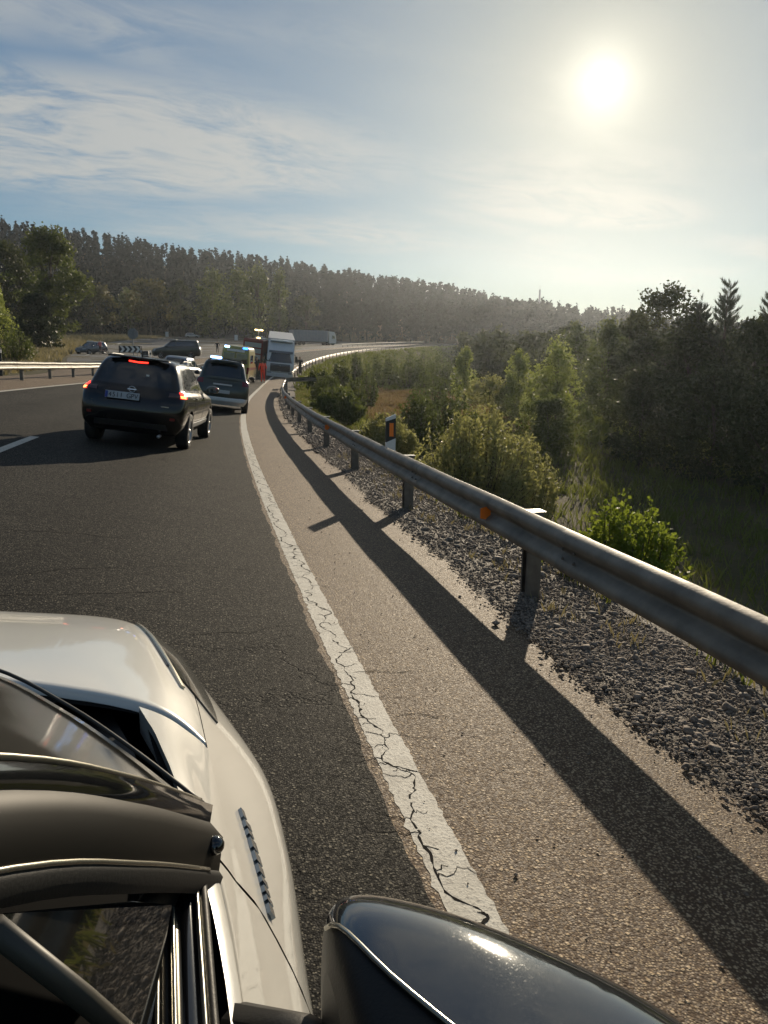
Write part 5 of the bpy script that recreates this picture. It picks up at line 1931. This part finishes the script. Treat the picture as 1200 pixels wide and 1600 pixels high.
def person(label, px, py, d, turn, top, legs, pose='stand', group=None, cap=None):
    """one continuous figure (limbs tapered and fused), coloured by region"""
    P = cam_at(px, py, d)
    s, l = sl_of(P.x, P.y)
    root = empty('person', frame(float(s), float(l), turn=R_(turn), flat=True), label, 'person', group)
    # joints, x forward, y left
    J = {'hipL': (0, .09, .92), 'hipR': (0, -.09, .92), 'kneeL': (.03, .11, .50), 'kneeR': (.03, -.11, .50), 'ankL': (-.02, .12, .08), 'ankR': (-.02, -.12, .08),
         'pel': (0, 0, .96), 'waist': (0, 0, 1.10), 'chest': (.01, 0, 1.30), 'neck': (.0, 0, 1.48), 'head': (.02, 0, 1.64),
         'shL': (0, .19, 1.42), 'shR': (0, -.19, 1.42), 'elL': (-.02, .27, 1.15), 'elR': (-.02, -.27, 1.15), 'haL': (.08, .27, .90), 'haR': (.08, -.27, .90)}
    if pose == 'walk':
        J.update({'kneeL': (.16, .10, .52), 'ankL': (.20, .11, .09), 'kneeR': (-.04, -.10, .50), 'ankR': (-.22, -.10, .14), 'elL': (-.12, .27, 1.17), 'haL': (-.05, .30, .95), 'elR': (.06, -.27, 1.17), 'haR': (.20, -.26, 1.02)})
    if pose == 'point':
        J.update({'elL': (.12, .34, 1.30), 'haL': (.26, .48, 1.42)})
    if pose == 'hips':
        J.update({'elL': (-.05, .40, 1.18), 'haL': (.05, .24, 1.02), 'elR': (-.05, -.40, 1.18), 'haR': (.05, -.24, 1.02)})
    if pose == 'hold':
        J.update({'elL': (.08, .27, 1.18), 'haL': (.32, .22, 1.08), 'elR': (.08, -.27, 1.18), 'haR': (.32, -.20, 1.08)})
    mb = MB()
    seg = lambda a, b, r0, r1: mb.tube([J[a], tuple((J[a][i] + J[b][i]) / 2 for i in range(3)), J[b]], [r0, (r0 + r1) / 2, r1], 10)
    for sd in 'LR':
        seg('hip' + sd, 'knee' + sd, .092, .064)
        seg('knee' + sd, 'ank' + sd, .064, .046)
        a = J['ank' + sd]
        mb.tube([(a[0] - .06, a[1], .05), (a[0] + .06, a[1], .05), (a[0] + .17, a[1], .04)], [.048, .05, .034], 8)
        seg('sh' + sd, 'el' + sd, .058, .046)
        seg('el' + sd, 'ha' + sd, .046, .032)
        h = J['ha' + sd]
        mb.ball((h[0] + .02, h[1], h[2] - .03), (.035, .028, .055), 8)
        mb.ball(J['sh' + sd], .07, 8)
    mb.tube([J['pel'], J['waist'], J['chest'], (0, 0, 1.42)], [.15, .145, .17, .13], 14)
    mb.ball(J['pel'], (.13, .17, .11), 12)
    mb.tube([(0, 0, 1.40), J['neck'], (.015, 0, 1.56)], [.09, .058, .055], 10)
    mb.ball(J['head'], (.095, .075, .12), 14)
    mb.ball((.11, 0, 1.62), (.022, .014, .02), 6)
    for y in (.078, -.078):
        mb.ball((.01, y, 1.635), (.02, .012, .03), 6)
    me = mb.mesh('figure')
    tmp = bpy.data.objects.new('figure', me)
    COL.objects.link(tmp)
    md = tmp.modifiers.new('fuse', 'REMESH')
    md.mode = 'VOXEL'
    md.voxel_size = .022
    md.use_smooth_shade = True
    bpy.context.view_layer.update()
    me2 = bpy.data.meshes.new_from_object(tmp.evaluated_get(bpy.context.evaluated_depsgraph_get()))
    bpy.data.objects.remove(tmp)
    me2.materials.clear()
    for m_ in (top, legs, M['skin'], M['hair'], M['shoe']):
        me2.materials.append(m_)
    hands = [Vector(J['haL']), Vector(J['haR'])]
    for p in me2.polygons:
        c = p.center
        k = 0 if c.z > .93 else 1
        if c.z < .11:
            k = 4
        if c.z > 1.47 and abs(c.y) < .12:
            k = 2
            if c.z > 1.67 or (c.x < -.02 and c.z > 1.57):
                k = 3
        for h in hands:
            if (c - h - Vector((.02, 0, -.03))).length < .075:
                k = 2
        p.material_index = k
        p.use_smooth = True
    b = link('body', me2, None, root)
    # eyes and mouth
    MB().ball((.108, .03, 1.65), .010, 6).ball((.108, -.03, 1.65), .010, 6).build('eyes', M['hair'], root)
    if cap:
        MB().lathe([(.0, .135), (.07, .115), (.10, .06), (.103, .02), (.09, .02)], 16, Matrix.Translation((.015, 0, 1.645))).build('cap', cap, root)
    return root


RED = mat('red_uniform', (.85, .07, .04), .7, vary=.15, vscale=9)
NAVY = mat('dark_uniform', (.018, .022, .026), .8, vary=.2, vscale=9)
GREENU = mat('olive_uniform', (.045, .055, .035), .8, vary=.2, vscale=9)
PINK = mat('pink_shirt', (.62, .17, .16), .75, vary=.1, vscale=9)
person('person in bright red overalls walking beside the ambulance towards the lorry', 411, 607, 58.5, 4, RED, RED, 'walk')
person('person in dark clothes standing alone on the far asphalt behind the ambulance', 340, 558, 116, 180, NAVY, NAVY, 'hips')
person('person in pink shirt holding a bicycle beside the grey patrol car', 157, 553, 95, 150, PINK, NAVY, 'hold')
person('person in dark clothes standing at the right flank of the white articulated lorry', 469, 578, 74, 170, NAVY, NAVY, 'stand')
person('person in olive uniform standing at the left flank of the white articulated lorry', 413, 588, 66, 200, GREENU, NAVY, 'point')
person('person in dark uniform standing just behind the person in red overalls', 402, 597, 62, 160, NAVY, GREENU, 'hips')


# ---- bicycle held beside the patrol car
def bicycle():
    P = cam_at(162, 553, 94.3)
    s, l = sl_of(P.x, P.y)
    root = empty('bicycle', frame(float(s), float(l), turn=R_(60), flat=True), 'bicycle held by the person in the pink shirt at the left', 'bicycle')
    for x in (-.52, .52):
        e = empty_child('wheel', root, Matrix.Translation((x, 0, .34)) @ Matrix.Rotation(math.pi / 2, 4, 'X'))
        MB().lathe([(.34 + .018 * math.cos(a), .018 * math.sin(a)) for a in np.linspace(0, 6.283, 7)[:-1]], 28, close=True).build('tyre', M['tyre'], e)
        mb = MB().lathe([(.322, -.012), (.322, .012), (.31, .012), (.31, -.012)], 28, close=True)
        for k in range(10):
            a = k * .628
            mb.tube([(0, 0, 0), (math.cos(a) * .31, math.sin(a) * .31, 0)], .003, 3, cap=False)
        mb.build('rim', M['rim'], e)
    fr = MB()
    B, S_, H_, C_ = (-.52, 0, .34), (-.22, 0, .84), (.40, 0, .86), (-.08, 0, .28)
    for a, b in ((B, C_), (B, S_), (S_, C_), (C_, (.42, 0, .74)), (S_, H_), (H_, (.52, 0, .34))):
        fr.tube([a, b], .018, 6)
    fr.build('frame', M['red_paint'], root)
    MB().box((-.24, 0, .93), (.26, .13, .05), bev=.02).build('saddle', M['trim'], root)
    MB().tube([(.40, 0, .86), (.38, 0, .98)], .014, 6).tube([(.38, -.24, .98), (.38, .24, .98)], .014, 6).build('handlebar', M['trim'], root)
    MB().tube([(-.08, -.09, .12), (-.08, 0, .28), (-.08, .09, .44)], .012, 6).build('crank', M['rim'], root)


bicycle()
# ------------------------------------------------------------------ the white car the picture is taken from, right front corner in view
M['own_white'] = mat('pearl_white_paint', (.72, .705, .645), .30, coat=1.0, vary=.02, vscale=3)
M['gloss_black'] = mat('gloss_black', (.006, .006, .007), .07, coat=1.0)
M['satin_black'] = mat('satin_black', (.010, .010, .0095), .5, spec=.25, bump=.08, bscale=300)
M['seal_rubber'] = mat('seal_rubber', (.05, .046, .036), .5)
M['windscreen_own'] = mat('windscreen_glass', (.018, .017, .013), .07, spec=.5, vary=.5, vscale=4)
M['quarter_glass'] = mat('quarter_glass', (.010, .010, .009), .015, spec=1.0, coat=1.0)
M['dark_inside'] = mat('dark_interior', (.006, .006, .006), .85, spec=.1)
M['satin_metal'] = mat('satin_metal_strip', (.42, .40, .34), .25, metal=.9)


def dusty_gloss():
    m_, t, b, co = ground_nodes('dusty_gloss_black')
    dn = t.noise(co, 60, 4, .7)
    sp_ = t.ramp(t.noise(co, 420, 2, .6), [(.60, 0), (.68, 1)])
    dust = t.m('ADD', t.m('MULTIPLY', t.ramp(dn, [(.45, 0), (.75, 1)]), .035), t.m('MULTIPLY', sp_, .10), clamp=True)
    t.put(b.inputs['Base Color'], t.mix(dust, (.10, .105, .11), (.35, .33, .28)))
    b.inputs['Metallic'].default_value = .75
    t.put(b.inputs['Roughness'], t.m('ADD', .07, t.m('MULTIPLY', dust, .6)))
    b.inputs['Coat Weight'].default_value = .8
    b.inputs['Coat Roughness'].default_value = .05
    return m_


M['mirror_cap'] = dusty_gloss()
M['badge_metal'] = mat('badge_metal', (.22, .27, .33), .15, metal=1.0)

M['pillar_gloss'] = mat('dark_pillar_gloss', (.010, .009, .007), .45, spec=.12)
own = empty('white_car', Matrix.Translation(pt(.3, 1.6)), 'white car in the foreground whose bonnet, wing and door mirror fill the lower left', 'car')
bpy.context.view_layer.update()


def own_part(mb, name, m_, parent=None):
    o = mb.build(name, m_)
    par = parent or own
    o.parent = par
    o.matrix_parent_inverse = par.matrix_world.inverted() if par is own else Matrix()
    if par is not own:
        o.matrix_parent_inverse = (own.matrix_world @ Matrix()).inverted() if par.type == 'EMPTY' else Matrix()
    return o


OY = [2.46, 2.38, 2.16, 1.95, 1.62, 1.30, .95, .60, .0, -1.2, -2.3]
OC = [  # columns: centre ... bonnet edge ... shoulder ... widest ... sill ; (X, z)
    [(-.80, .48), (-.50, .48), (-.34, .47), (-.24, .46), (-.17, .45), (-.11, .43), (-.07, .40), (-.06, .36), (-.08, .30)],
    [(-.80, .78), (-.48, .77), (-.30, .75), (-.20, .72), (-.13, .68), (-.07, .62), (-.03, .55), (-.015, .45), (-.03, .30)],
    [(-.80, .99), (-.46, .955), (-.27, .93), (-.175, .90), (-.115, .85), (-.055, .78), (.0, .68), (.02, .52), (.0, .30)],
    [(-.80, 1.055), (-.46, 1.01), (-.25, .985), (-.15, .958), (-.090, .91), (-.030, .845), (.055, .71), (.07, .55), (.04, .30)],
    [(-.80, 1.11), (-.45, 1.055), (-.24, 1.025), (-.115, .988), (-.045, .945), (.012, .885), (.125, .735), (.135, .66), (.12, .62)],
    [(-.80, 1.14), (-.45, 1.085), (-.22, 1.052), (-.085, 1.015), (-.018, .972), (.032, .918), (.142, .755), (.15, .60), (.12, .36)],
    [(-.80, 1.16), (-.40, 1.10), (-.16, 1.07), (-.030, 1.048), (.012, 1.010), (.050, .945), (.132, .775), (.14, .58), (.11, .30)],
    [(-.80, 1.16), (-.40, 1.10), (-.16, 1.08), (.012, 1.062), (.030, 1.030), (.060, .955), (.130, .79), (.14, .58), (.11, .30)],
    [(-.80, 1.16), (-.40, 1.10), (-.16, 1.08), (.015, 1.066), (.034, 1.034), (.064, .96), (.132, .80), (.14, .58), (.11, .30)],
    [(-.80, 1.16), (-.40, 1.10), (-.16, 1.08), (.012, 1.075), (.030, 1.040), (.060, .965), (.128, .80), (.135, .58), (.11, .30)],
    [(-.80, 1.10), (-.42, 1.08), (-.2, 1.06), (-.06, 1.05), (-.03, 1.02), (.0, .95), (.05, .80), (.06, .58), (.04, .30)]]
OS = Surf([[(x, y, z) for x, z in r] for y, r in zip(OY, OC)])


def vy(y):
    """row parameter at station y"""
    return float(np.interp(-y, [-q for q in OY], range(len(OY))))


def own_sheet(us, vs_, off=0.0, mirror=False):
    U, V = np.meshgrid(us, vs_)
    G = OS.grid(U, V)
    if off:
        N = OS.nrm(U.ravel(), V.ravel()).reshape(G.shape)
        up = np.where((N[..., 2] + N[..., 0] * .8) < 0, -1, 1)[..., None]
        G = G + N * up * off
    if mirror:
        X = G[..., 0].copy()
        G[..., 0] = -1.6 - X
        G[..., 2] += .111 * 2 * (X + .8)
    return [[Vector(p) for p in r] for r in G]


def y_of(c):
    return np.array([vy(q) for q in c])


for mir in (False, True):
    # bonnet: back edge runs across at y = 1.37 and cuts over the shoulder behind the lamp
    nb = 26
    us = np.linspace(0, 4.62, nb)
    rows = []
    back = np.interp(us, [0, 1, 2, 3, 3.8, 4.62], [1.52, 1.43, 1.385, 1.372, 1.355, 1.315])
    front = np.full(nb, 2.42)
    vv = np.linspace(0, 1, 30)
    g = []
    for q in vv:
        V = np.array([vy(f * (1 - q) + b * q) for f, b in zip(front, back)])
        P = OS.ev(us, V)
        g.append(P)
    G = np.array(g)
    Gd = G - np.array([0, 0, .02])
    # rolled lip at the back edge
    lip = G[-1] + np.array([0, -.004, -.018])
    if mir:
        for A in (G, lip):
            X = A[..., 0].copy()
            A[..., 0] = -1.6 - X
            A[..., 2] += .111 * 2 * (X + .8)
    rows = [[Vector(p) for p in r] for r in G] + [[Vector(p) for p in lip]]
    if not mir:
        bon_rows = rows
    else:
        bon_rows2 = rows
mb = MB().sheet(bon_rows).sheet(bon_rows2)
own_part(mb, 'bonnet', M['own_white'])
for mir in (False, True):
    mb = MB()
    # wing: outside of the bonnet edge, down to the sill, back to the door seam
    us = np.linspace(4.66, 8, 22)
    g = []
    for q in np.linspace(0, 1, 34):
        V = np.array([vy(2.42 * (1 - q) + q * np.interp(u, [4.66, 5.2, 6, 8], [.885, .915, .84, .80])) for u in us])
        g.append(OS.ev(us, V))
    G1 = np.array(g)
    # top of the wing behind the bonnet line, bounded inside by the cowl
    us2 = np.linspace(0, 1, 12)
    g = []
    for q in np.linspace(0, 1, 16):
        y = 1.36 * (1 - q) + .885 * q
        uin = np.interp(y, [.88, .95, 1.1, 1.25, 1.36], [3.15, 3.08, 3.08, 3.02, 2.85])
        yy = y - .04 * us2 * (1 - q)
        U = uin + (4.66 - uin) * us2
        g.append(OS.ev(U, np.array([vy(k) for k in yy])))
    G2 = np.array(g)
    for A in (G1, G2):
        if mir:
            X = A[..., 0].copy()
            A[..., 0] = -1.6 - X
            A[..., 2] += .111 * 2 * (X + .8)
    mb.sheet([[Vector(p) for p in r] for r in G1]).sheet([[Vector(p) for p in r] for r in G2])
    inner = [Vector(r[0]) for r in G2]
    mb.sheet([inner, [p - Vector((0, 0, .05)) for p in inner]])
    own_part(mb, 'wing', M['own_white'])
    # door skin
    us = np.linspace(3.05, 8, 24)
    g = []
    for q in np.linspace(0, 1, 30):
        V = np.array([vy(np.interp(u, [3.05, 4.66, 5.2, 6, 8], [.872, .876, .905, .83, .79]) * (1 - q) + q * -.55) for u in us])
        g.append(OS.ev(us, V))
    G3 = np.array(g)
    g = []
    for q in np.linspace(0, 1, 16):
        V = np.array([vy(-.56 * (1 - q) + q * -2.3) for u in us])
        g.append(OS.ev(us, V))
    G4 = np.array(g)
    for A in (G3, G4):
        if mir:
            X = A[..., 0].copy()
            A[..., 0] = -1.6 - X
            A[..., 2] += .111 * 2 * (X + .8)
    dm = own_part(MB().sheet([[Vector(p) for p in r] for r in G3]), 'door', M['own_white'])
    own_part(MB().sheet([[Vector(p) for p in r] for r in G4]), 'rear_side_panel', M['own_white'])
# dark structure just under the skin: shows as the shut lines
mb = MB()
mb.sheet(own_sheet(np.linspace(0, 8, 30), np.linspace(.25, vy(1.36), 30), -.014)).sheet(own_sheet(np.linspace(3.0, 8, 20), np.linspace(vy(1.40), 9.8, 40), -.014))
own_part(mb, 'inner_structure', M['under'])
# headlamp lens on the corner
def own_patch(name, c4, m_, off, n=(14, 10)):
    U, V = quad_uv(c4, *n)
    P = OS.grid(U, V)
    N = OS.nrm(U.ravel(), V.ravel()).reshape(P.shape)
    up = np.where((N[..., 2] + N[..., 0] * .8) < 0, -1, 1)[..., None]
    bulge = np.sin(np.linspace(0, np.pi, n[1]))[:, None, None] * np.sin(np.linspace(0, np.pi, n[0]))[None, :, None]
    G = P + N * up * (off + .006 * bulge)
    H_ = P - N * up * .01
    g = [[Vector(p) for p in r] for r in G]
    h = [[Vector(p) for p in r] for r in H_]
    mb = MB().sheet(g)
    for a, b in ((g[0], h[0]), (g[-1], h[-1]), ([r[0] for r in g], [r[0] for r in h]), ([r[-1] for r in g], [r[-1] for r in h])):
        mb.sheet([a, b], False)
    return own_part(mb, name, m_)


M['own_lamp'] = mat('smoky_headlamp_lens', (.035, .038, .034), .08, spec=.45, coat=.25, vary=.7, vscale=22)
own_patch('headlamp', [(3.05, vy(2.06)), (5.4, vy(2.16)), (5.15, vy(1.56)), (3.75, vy(1.72))], M['own_lamp'], .004)
own_patch('lamp_trim', [(3.0, vy(2.07)), (3.12, vy(2.07)), (4.15, vy(1.60)), (4.02, vy(1.60))], M['satin_metal'], .006, (3, 12))
# scuttle below the windscreen
mb = MB()
mb.sheet([[Vector((x, y, z + .10 * (-.1 - x))) for x in np.linspace(-1.45, xm, 10)] for y, xm, z in ((1.40, -.16, .985), (1.25, -.11, .985), (1.10, -.08, .985), (.95, -.05, .99), (.86, -.04, .99))])
own_part(mb, 'scuttle', M['satin_black'])
if False: own_part(MB().tube([(-.62, 1.36, 1.115), (-.40, 1.28, 1.105), (-.22, 1.20, 1.10)], [.008, .007, .004], 6).box((-.42, 1.265, 1.115), (.42, .012, .02), rot=(0, 0, R_(-24)), bev=.003), 'wiper', M['satin_black'])

# windscreen: bowed glass between scuttle, pillar and roof
WS = Surf([[(-.005, .905, 1.075), (-.10, 1.035, 1.095), (-.20, 1.16, 1.112), (-.33, 1.29, 1.13), (-.55, 1.41, 1.16), (-.80, 1.46, 1.19)],
           [(-.075, .745, 1.205), (-.16, .83, 1.225), (-.26, .92, 1.245), (-.38, 1.02, 1.265), (-.57, 1.11, 1.295), (-.80, 1.16, 1.32)],
           [(-.155, .595, 1.315), (-.23, .65, 1.34), (-.32, .71, 1.36), (-.43, .77, 1.38), (-.60, .83, 1.41), (-.80, .87, 1.435)],
           [(-.30, .26, 1.505), (-.36, .30, 1.535), (-.43, .34, 1.555), (-.52, .38, 1.57), (-.65, .42, 1.59), (-.80, .45, 1.61)]])
U, V = np.meshgrid(np.linspace(0, 5, 26), np.linspace(0, 3, 22))
g = WS.grid(U, V)
gm = g.copy()
gm[..., 0] = -1.6 - g[..., 0]
gm[..., 2] += .111 * 2 * (g[..., 0] + .8)
own_part(MB().sheet([[Vector(p) for p in r] for r in g]).sheet([[Vector(p) for p in r] for r in gm]), 'windscreen', M['windscreen_own'])
# bright beading along the glass foot
base_ = [Vector(p) + Vector((.004, .006, .004)) for p in WS.ev(np.linspace(0, 5, 24), np.zeros(24))]
own_part(MB().tube(base_, .003, 6), 'glass_seal', M['seal_rubber'])

# pillar: gloss black strip with a bright beading, then painted pillar, then the window frame
PL = [Vector(p) for p in WS.ev(np.zeros(18), np.linspace(0, 3, 18))]
def band(offa, offb, name, m_, lift=.006):
    ra = [p + Vector(offa) for p in PL]
    rm = [p + (Vector(offa) + Vector(offb)) / 2 + Vector((lift, 0, lift)) for p in PL]
    rb = [p + Vector(offb) for p in PL]
    return own_part(MB().sheet([ra, rm, rb]), name, m_)


band((0, .004, .004), (.012, -.032, .0), 'pillar_strip', M['gloss_black'], .010)
own_part(MB().tube([p + Vector((.001, .006, .008)) for p in PL], .0035, 6), 'pillar_beading', M['satin_metal'])
band((.012, -.032, .0), (.020, -.085, -.03), 'pillar', M['pillar_gloss'], .010)
band((.020, -.085, -.03), (.016, -.105, -.045), 'window_frame', M['satin_black'], .006)
own_part(MB().tube([p + Vector((.020, -.088, -.028)) for p in PL[1:]], .003, 6), 'frame_beading', M['satin_metal'])
# black corner panel at the pillar foot, with its round fixing
def fairing(c, r, ax):
    """smooth egg-shaped fairing with its long axis along ax"""
    q = Vector(ax).normalized().to_track_quat('Y', 'Z').to_matrix()
    mb_ = MB().ball((0, 0, 0), r, 22)
    mb_.v = [tuple(q @ Vector(p) + Vector(c)) for p in mb_.v]
    return mb_


own_part(fairing((-.022, .800, 1.074), (.017, .105, .024), (.075, .16, -.07)), 'corner_panel', M['satin_black'])
own_part(fairing((-.046, .725, 1.088), (.011, .09, .024), (.05, .16, -.06)), 'corner_panel', M['satin_black'])
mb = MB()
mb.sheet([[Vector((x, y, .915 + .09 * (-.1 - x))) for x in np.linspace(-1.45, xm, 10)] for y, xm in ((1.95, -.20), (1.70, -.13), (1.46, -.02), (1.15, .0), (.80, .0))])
own_part(mb, 'dark_filler', M['dark_inside'])  # added black filler sheet, keeps the gap under the scuttle dark
own_part(MB().ball((.010, .815, 1.082), (.012, .012, .011), 14), 'fixing_knob', M['gloss_black'])
# fixed quarter glass and its slanting seal; the window behind it is open
A_, B_, C_ = Vector((-.034, .715, 1.088)), Vector((-.050, .555, 1.085)), Vector((-.137, .49, 1.268))
D_ = Vector((-.064, .642, 1.152))
own_part(MB().add([A_, B_, C_, D_], [(0, 1, 2, 3)]), 'quarter_window', M['quarter_glass'])
own_part(MB().tube([B_ + Vector((.004, -.012, 0)), (B_ + C_) / 2 + Vector((.006, -.012, 0)), C_ + Vector((.004, -.012, 0))], .0085, 8), 'window_divider', M['seal_rubber'])
# waist mouldings: parallel strips along the window line
for x0, x1, z, k in ((-.060, -.043, 1.070, 'seal_rubber'), (-.043, -.039, 1.074, 'satin_metal'), (-.039, -.029, 1.066, 'satin_black'), (-.029, -.0245, 1.073, 'satin_metal'), (-.0245, -.004, 1.068, 'gloss_black'), (-.004, .0005, 1.071, 'satin_metal'), (.0005, .010, 1.066, 'satin_black')):
    rows = []
    for y in np.linspace(.80, -.9, 22):
        sh = -.010 * max(0, y - .5) / .3
        w_ = x1 - x0
        rows.append([Vector((x0 + sh, y, z - .012)), Vector((x0 + sh, y, z)), Vector((x0 + w_ * .5 + sh, y, z + min(.004, w_ * .35))), Vector((x1 + sh, y, z)), Vector((x1 + sh, y, z - .012))])
    own_part(MB().sheet(rows), 'waist_strip', M[k])
# cabin: dark fascia, seat and far side, so that the open window looks into a dark inside
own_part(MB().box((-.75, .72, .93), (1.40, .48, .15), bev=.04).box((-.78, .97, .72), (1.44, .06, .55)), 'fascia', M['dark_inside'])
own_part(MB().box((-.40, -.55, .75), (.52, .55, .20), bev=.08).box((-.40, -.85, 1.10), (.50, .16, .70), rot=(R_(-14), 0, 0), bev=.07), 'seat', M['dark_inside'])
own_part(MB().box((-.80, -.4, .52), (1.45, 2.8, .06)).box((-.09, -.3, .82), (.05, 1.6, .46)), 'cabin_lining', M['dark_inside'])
# roof and its edge, behind and beside the camera
RO = Surf([[(-.30, .26, 1.505), (-.52, .38, 1.57), (-.80, .45, 1.61)], [(-.33, -.3, 1.56), (-.53, -.3, 1.63), (-.80, -.3, 1.67)], [(-.34, -1.3, 1.56), (-.53, -1.3, 1.63), (-.80, -1.3, 1.66)], [(-.36, -2.0, 1.47), (-.53, -2.1, 1.52), (-.80, -2.15, 1.55)]])
U, V = np.meshgrid(np.linspace(0, 2, 10), np.linspace(0, 3, 18))
g = RO.grid(U, V)
gm = g.copy()
gm[..., 0] = -1.6 - g[..., 0]
gm[..., 2] += .111 * 2 * (g[..., 0] + .8)
own_part(MB().sheet([[Vector(p) for p in r] for r in g]).sheet([[Vector(p) for p in r] for r in gm]), 'roof', M['own_white'])
# wheels
for x, y in ((-.05, 1.62), (-1.55, 1.62), (-.03, -1.35), (-1.57, -1.35)):
    s, l = sl_of(x, y)
    z = float(land(s, l)) + .34
    sd = 1 if x > -.8 else -1
    e = empty_child('wheel', own, own.matrix_world.inverted() @ Matrix.Translation((x, y, z)) @ Matrix.Rotation(sd * math.pi / 2, 4, 'Y'))
    MB().lathe([(.21, -.11), (.31, -.11), (.34, -.07), (.34, .07), (.31, .11), (.23, .11), (.21, .07)], 26).build('tyre', M['tyre'], e)
    MB().lathe([(.22, .10), (.2, .04), (.08, .03), (.06, .10), (0, .10)], 20).build('rim', M['rim'], e)

# raised chrome letters along the wing (too small to read)
pa, pb = np.array((.048, 1.165, .905)), np.array((.082, .925, .900))
segs = [(.00, .10, .6), (.135, .205, 1), (.235, .29, .9), (.325, .425, 1), (.46, .55, 1), (.585, .66, .9), (.695, .745, 1), (.78, .83, .9), (.86, .90, 1), (.93, 1.0, .8)]
for a, b, k in segs:
    mb = MB()
    c0, c1 = pa + (pb - pa) * a, pa + (pb - pa) * b
    u0, v0 = OS.find(c0)
    u1, v1 = OS.find(c1)
    g = OS.grid(*[np.array([[u0, u1], [u0 + .085 * k, u1 + .085 * k]]), np.array([[v0, v1], [v0, v1]])])
    n_ = OS.nrm([u0], [v0])[0]
    if n_[0] < 0:
        n_ = -n_
    lo = [Vector(p) for r in g for p in r]
    hi = [p + Vector(n_) * .006 for p in lo]
    mb.add(lo + hi, [(4, 5, 7, 6), (0, 1, 5, 4), (2, 6, 7, 3), (0, 4, 6, 2), (1, 3, 7, 5)])
    own_part(mb, 'badge_letter', M['badge_metal'])

# door mirror: a swept black shell with a gloss cap on top
SEC = [  # x, front y, rear y, top z, bottom z
    (.098, .560, .43, 1.165, 1.02), (.108, .612, .40, 1.190, 1.00), (.135, .618, .37, 1.203, .985), (.19, .585, .33, 1.207, .98), (.25, .535, .29, 1.203, .985), (.31, .478, .255, 1.192, .99), (.355, .425, .235, 1.172, 1.0), (.385, .375, .235, 1.14, 1.02)]
ctrl = []
for x, yf, yr, zt, zb in [(a - .006, b_ - .002, c_, d_ - .014, e_ - .02) for a, b_, c_, d_, e_ in SEC]:
    h = zt - zb
    d = yf - yr
    ctrl.append([(x, yr, zb + .1 * h), (x, yr, zt - .10 * h), (x, yr + .05 * d, zt - .015 * h), (x, yr + .35 * d, zt), (x, yf - .30 * d, zt - .03 * h), (x, yf - .10 * d, zt - .14 * h), (x, yf, zt - .42 * h), (x, yf - .02 * d, zb + .25 * h), (x, yf - .15 * d, zb + .03 * h), (x, yr + .2 * d, zb), (x, yr, zb + .1 * h)])
MS = Surf(ctrl)
U, V = np.meshgrid(np.linspace(0, 10, 50), np.linspace(0, 7, 36))
g = MS.grid(U, V)
mb = MB().sheet([[Vector(p) for p in r] for r in g])
mb.add([Vector(p) for p in g[0]], [tuple(range(50))]).add([Vector(p) for p in g[-1]], [tuple(range(49, -1, -1))])
mir = own_part(mb, 'door_mirror', M['satin_black'])
# gloss cap: lens-shaped panel on the upper front
nu_, nv_ = 16, 30
g = np.zeros((nv_, nu_, 3))
for j, v in enumerate(np.linspace(.75, 6.6, nv_)):
    t = (v - .75) / 5.85
    hi_u = 4.45 + .25 * math.sin(t * math.pi)
    lo_u = hi_u - .10 - 2.9 * (math.sin(min(1, t * 1.15) * math.pi * .62)) ** .9
    uu = np.linspace(lo_u, hi_u, nu_)
    P = MS.ev(uu, np.full(nu_, v))
    N = MS.nrm(uu, np.full(nu_, v))
    N = np.where((N[:, 2] < 0)[:, None], -N, N)
    g[j] = P + N * .003
own_part(MB().sheet([[Vector(p) for p in r] for r in g]), 'mirror_cap', M['mirror_cap'])
own_part(MB().tube([Vector(r[0]) for r in g], .0022, 6), 'cap_beading', M['satin_metal'])
own_part(MB().tube([(.02, .60, 1.03), (.07, .56, 1.045), (.14, .48, 1.05)], [.03, .03, .035], 10), 'mirror_foot', M['satin_black'])
own_part(MB().add([(.13, .36, 1.02), (.36, .235, 1.03), (.36, .235, 1.15), (.13, .36, 1.18)], [(0, 1, 2, 3)]), 'mirror_glass', M['chrome'])
# ------------------------------------------------------------------ hazy air against the low sun
def haze_box():
    gv = np.array([v.co[:] for v in bpy.data.objects['ground'].data.vertices])
    lo, hi = gv.min(0) - 1.2, gv.max(0) + 1.2
    hi[2] = 79.5
    mb = MB().box(tuple((lo + hi) / 2), tuple(hi - lo))
    m_ = bpy.data.materials.new('haze_air')
    m_.use_nodes = True
    nt = m_.node_tree
    nt.nodes.clear()
    out = nt.nodes.new('ShaderNodeOutputMaterial')
    pv = nt.nodes.new('ShaderNodeVolumePrincipled')
    pv.inputs['Color'].default_value = (.84, .91, 1.0, 1)
    pv.inputs['Density'].default_value = HAZE_D
    pv.inputs['Anisotropy'].default_value = .72
    nt.links.new(pv.outputs[0], out.inputs['Volume'])
    o = mb.build('haze', m_)
    tag(o, 'thin hazy air over the whole valley', 'haze', kind='stuff')


HAZE_D = .00016
haze_box()
bpy.context.view_layer.update()
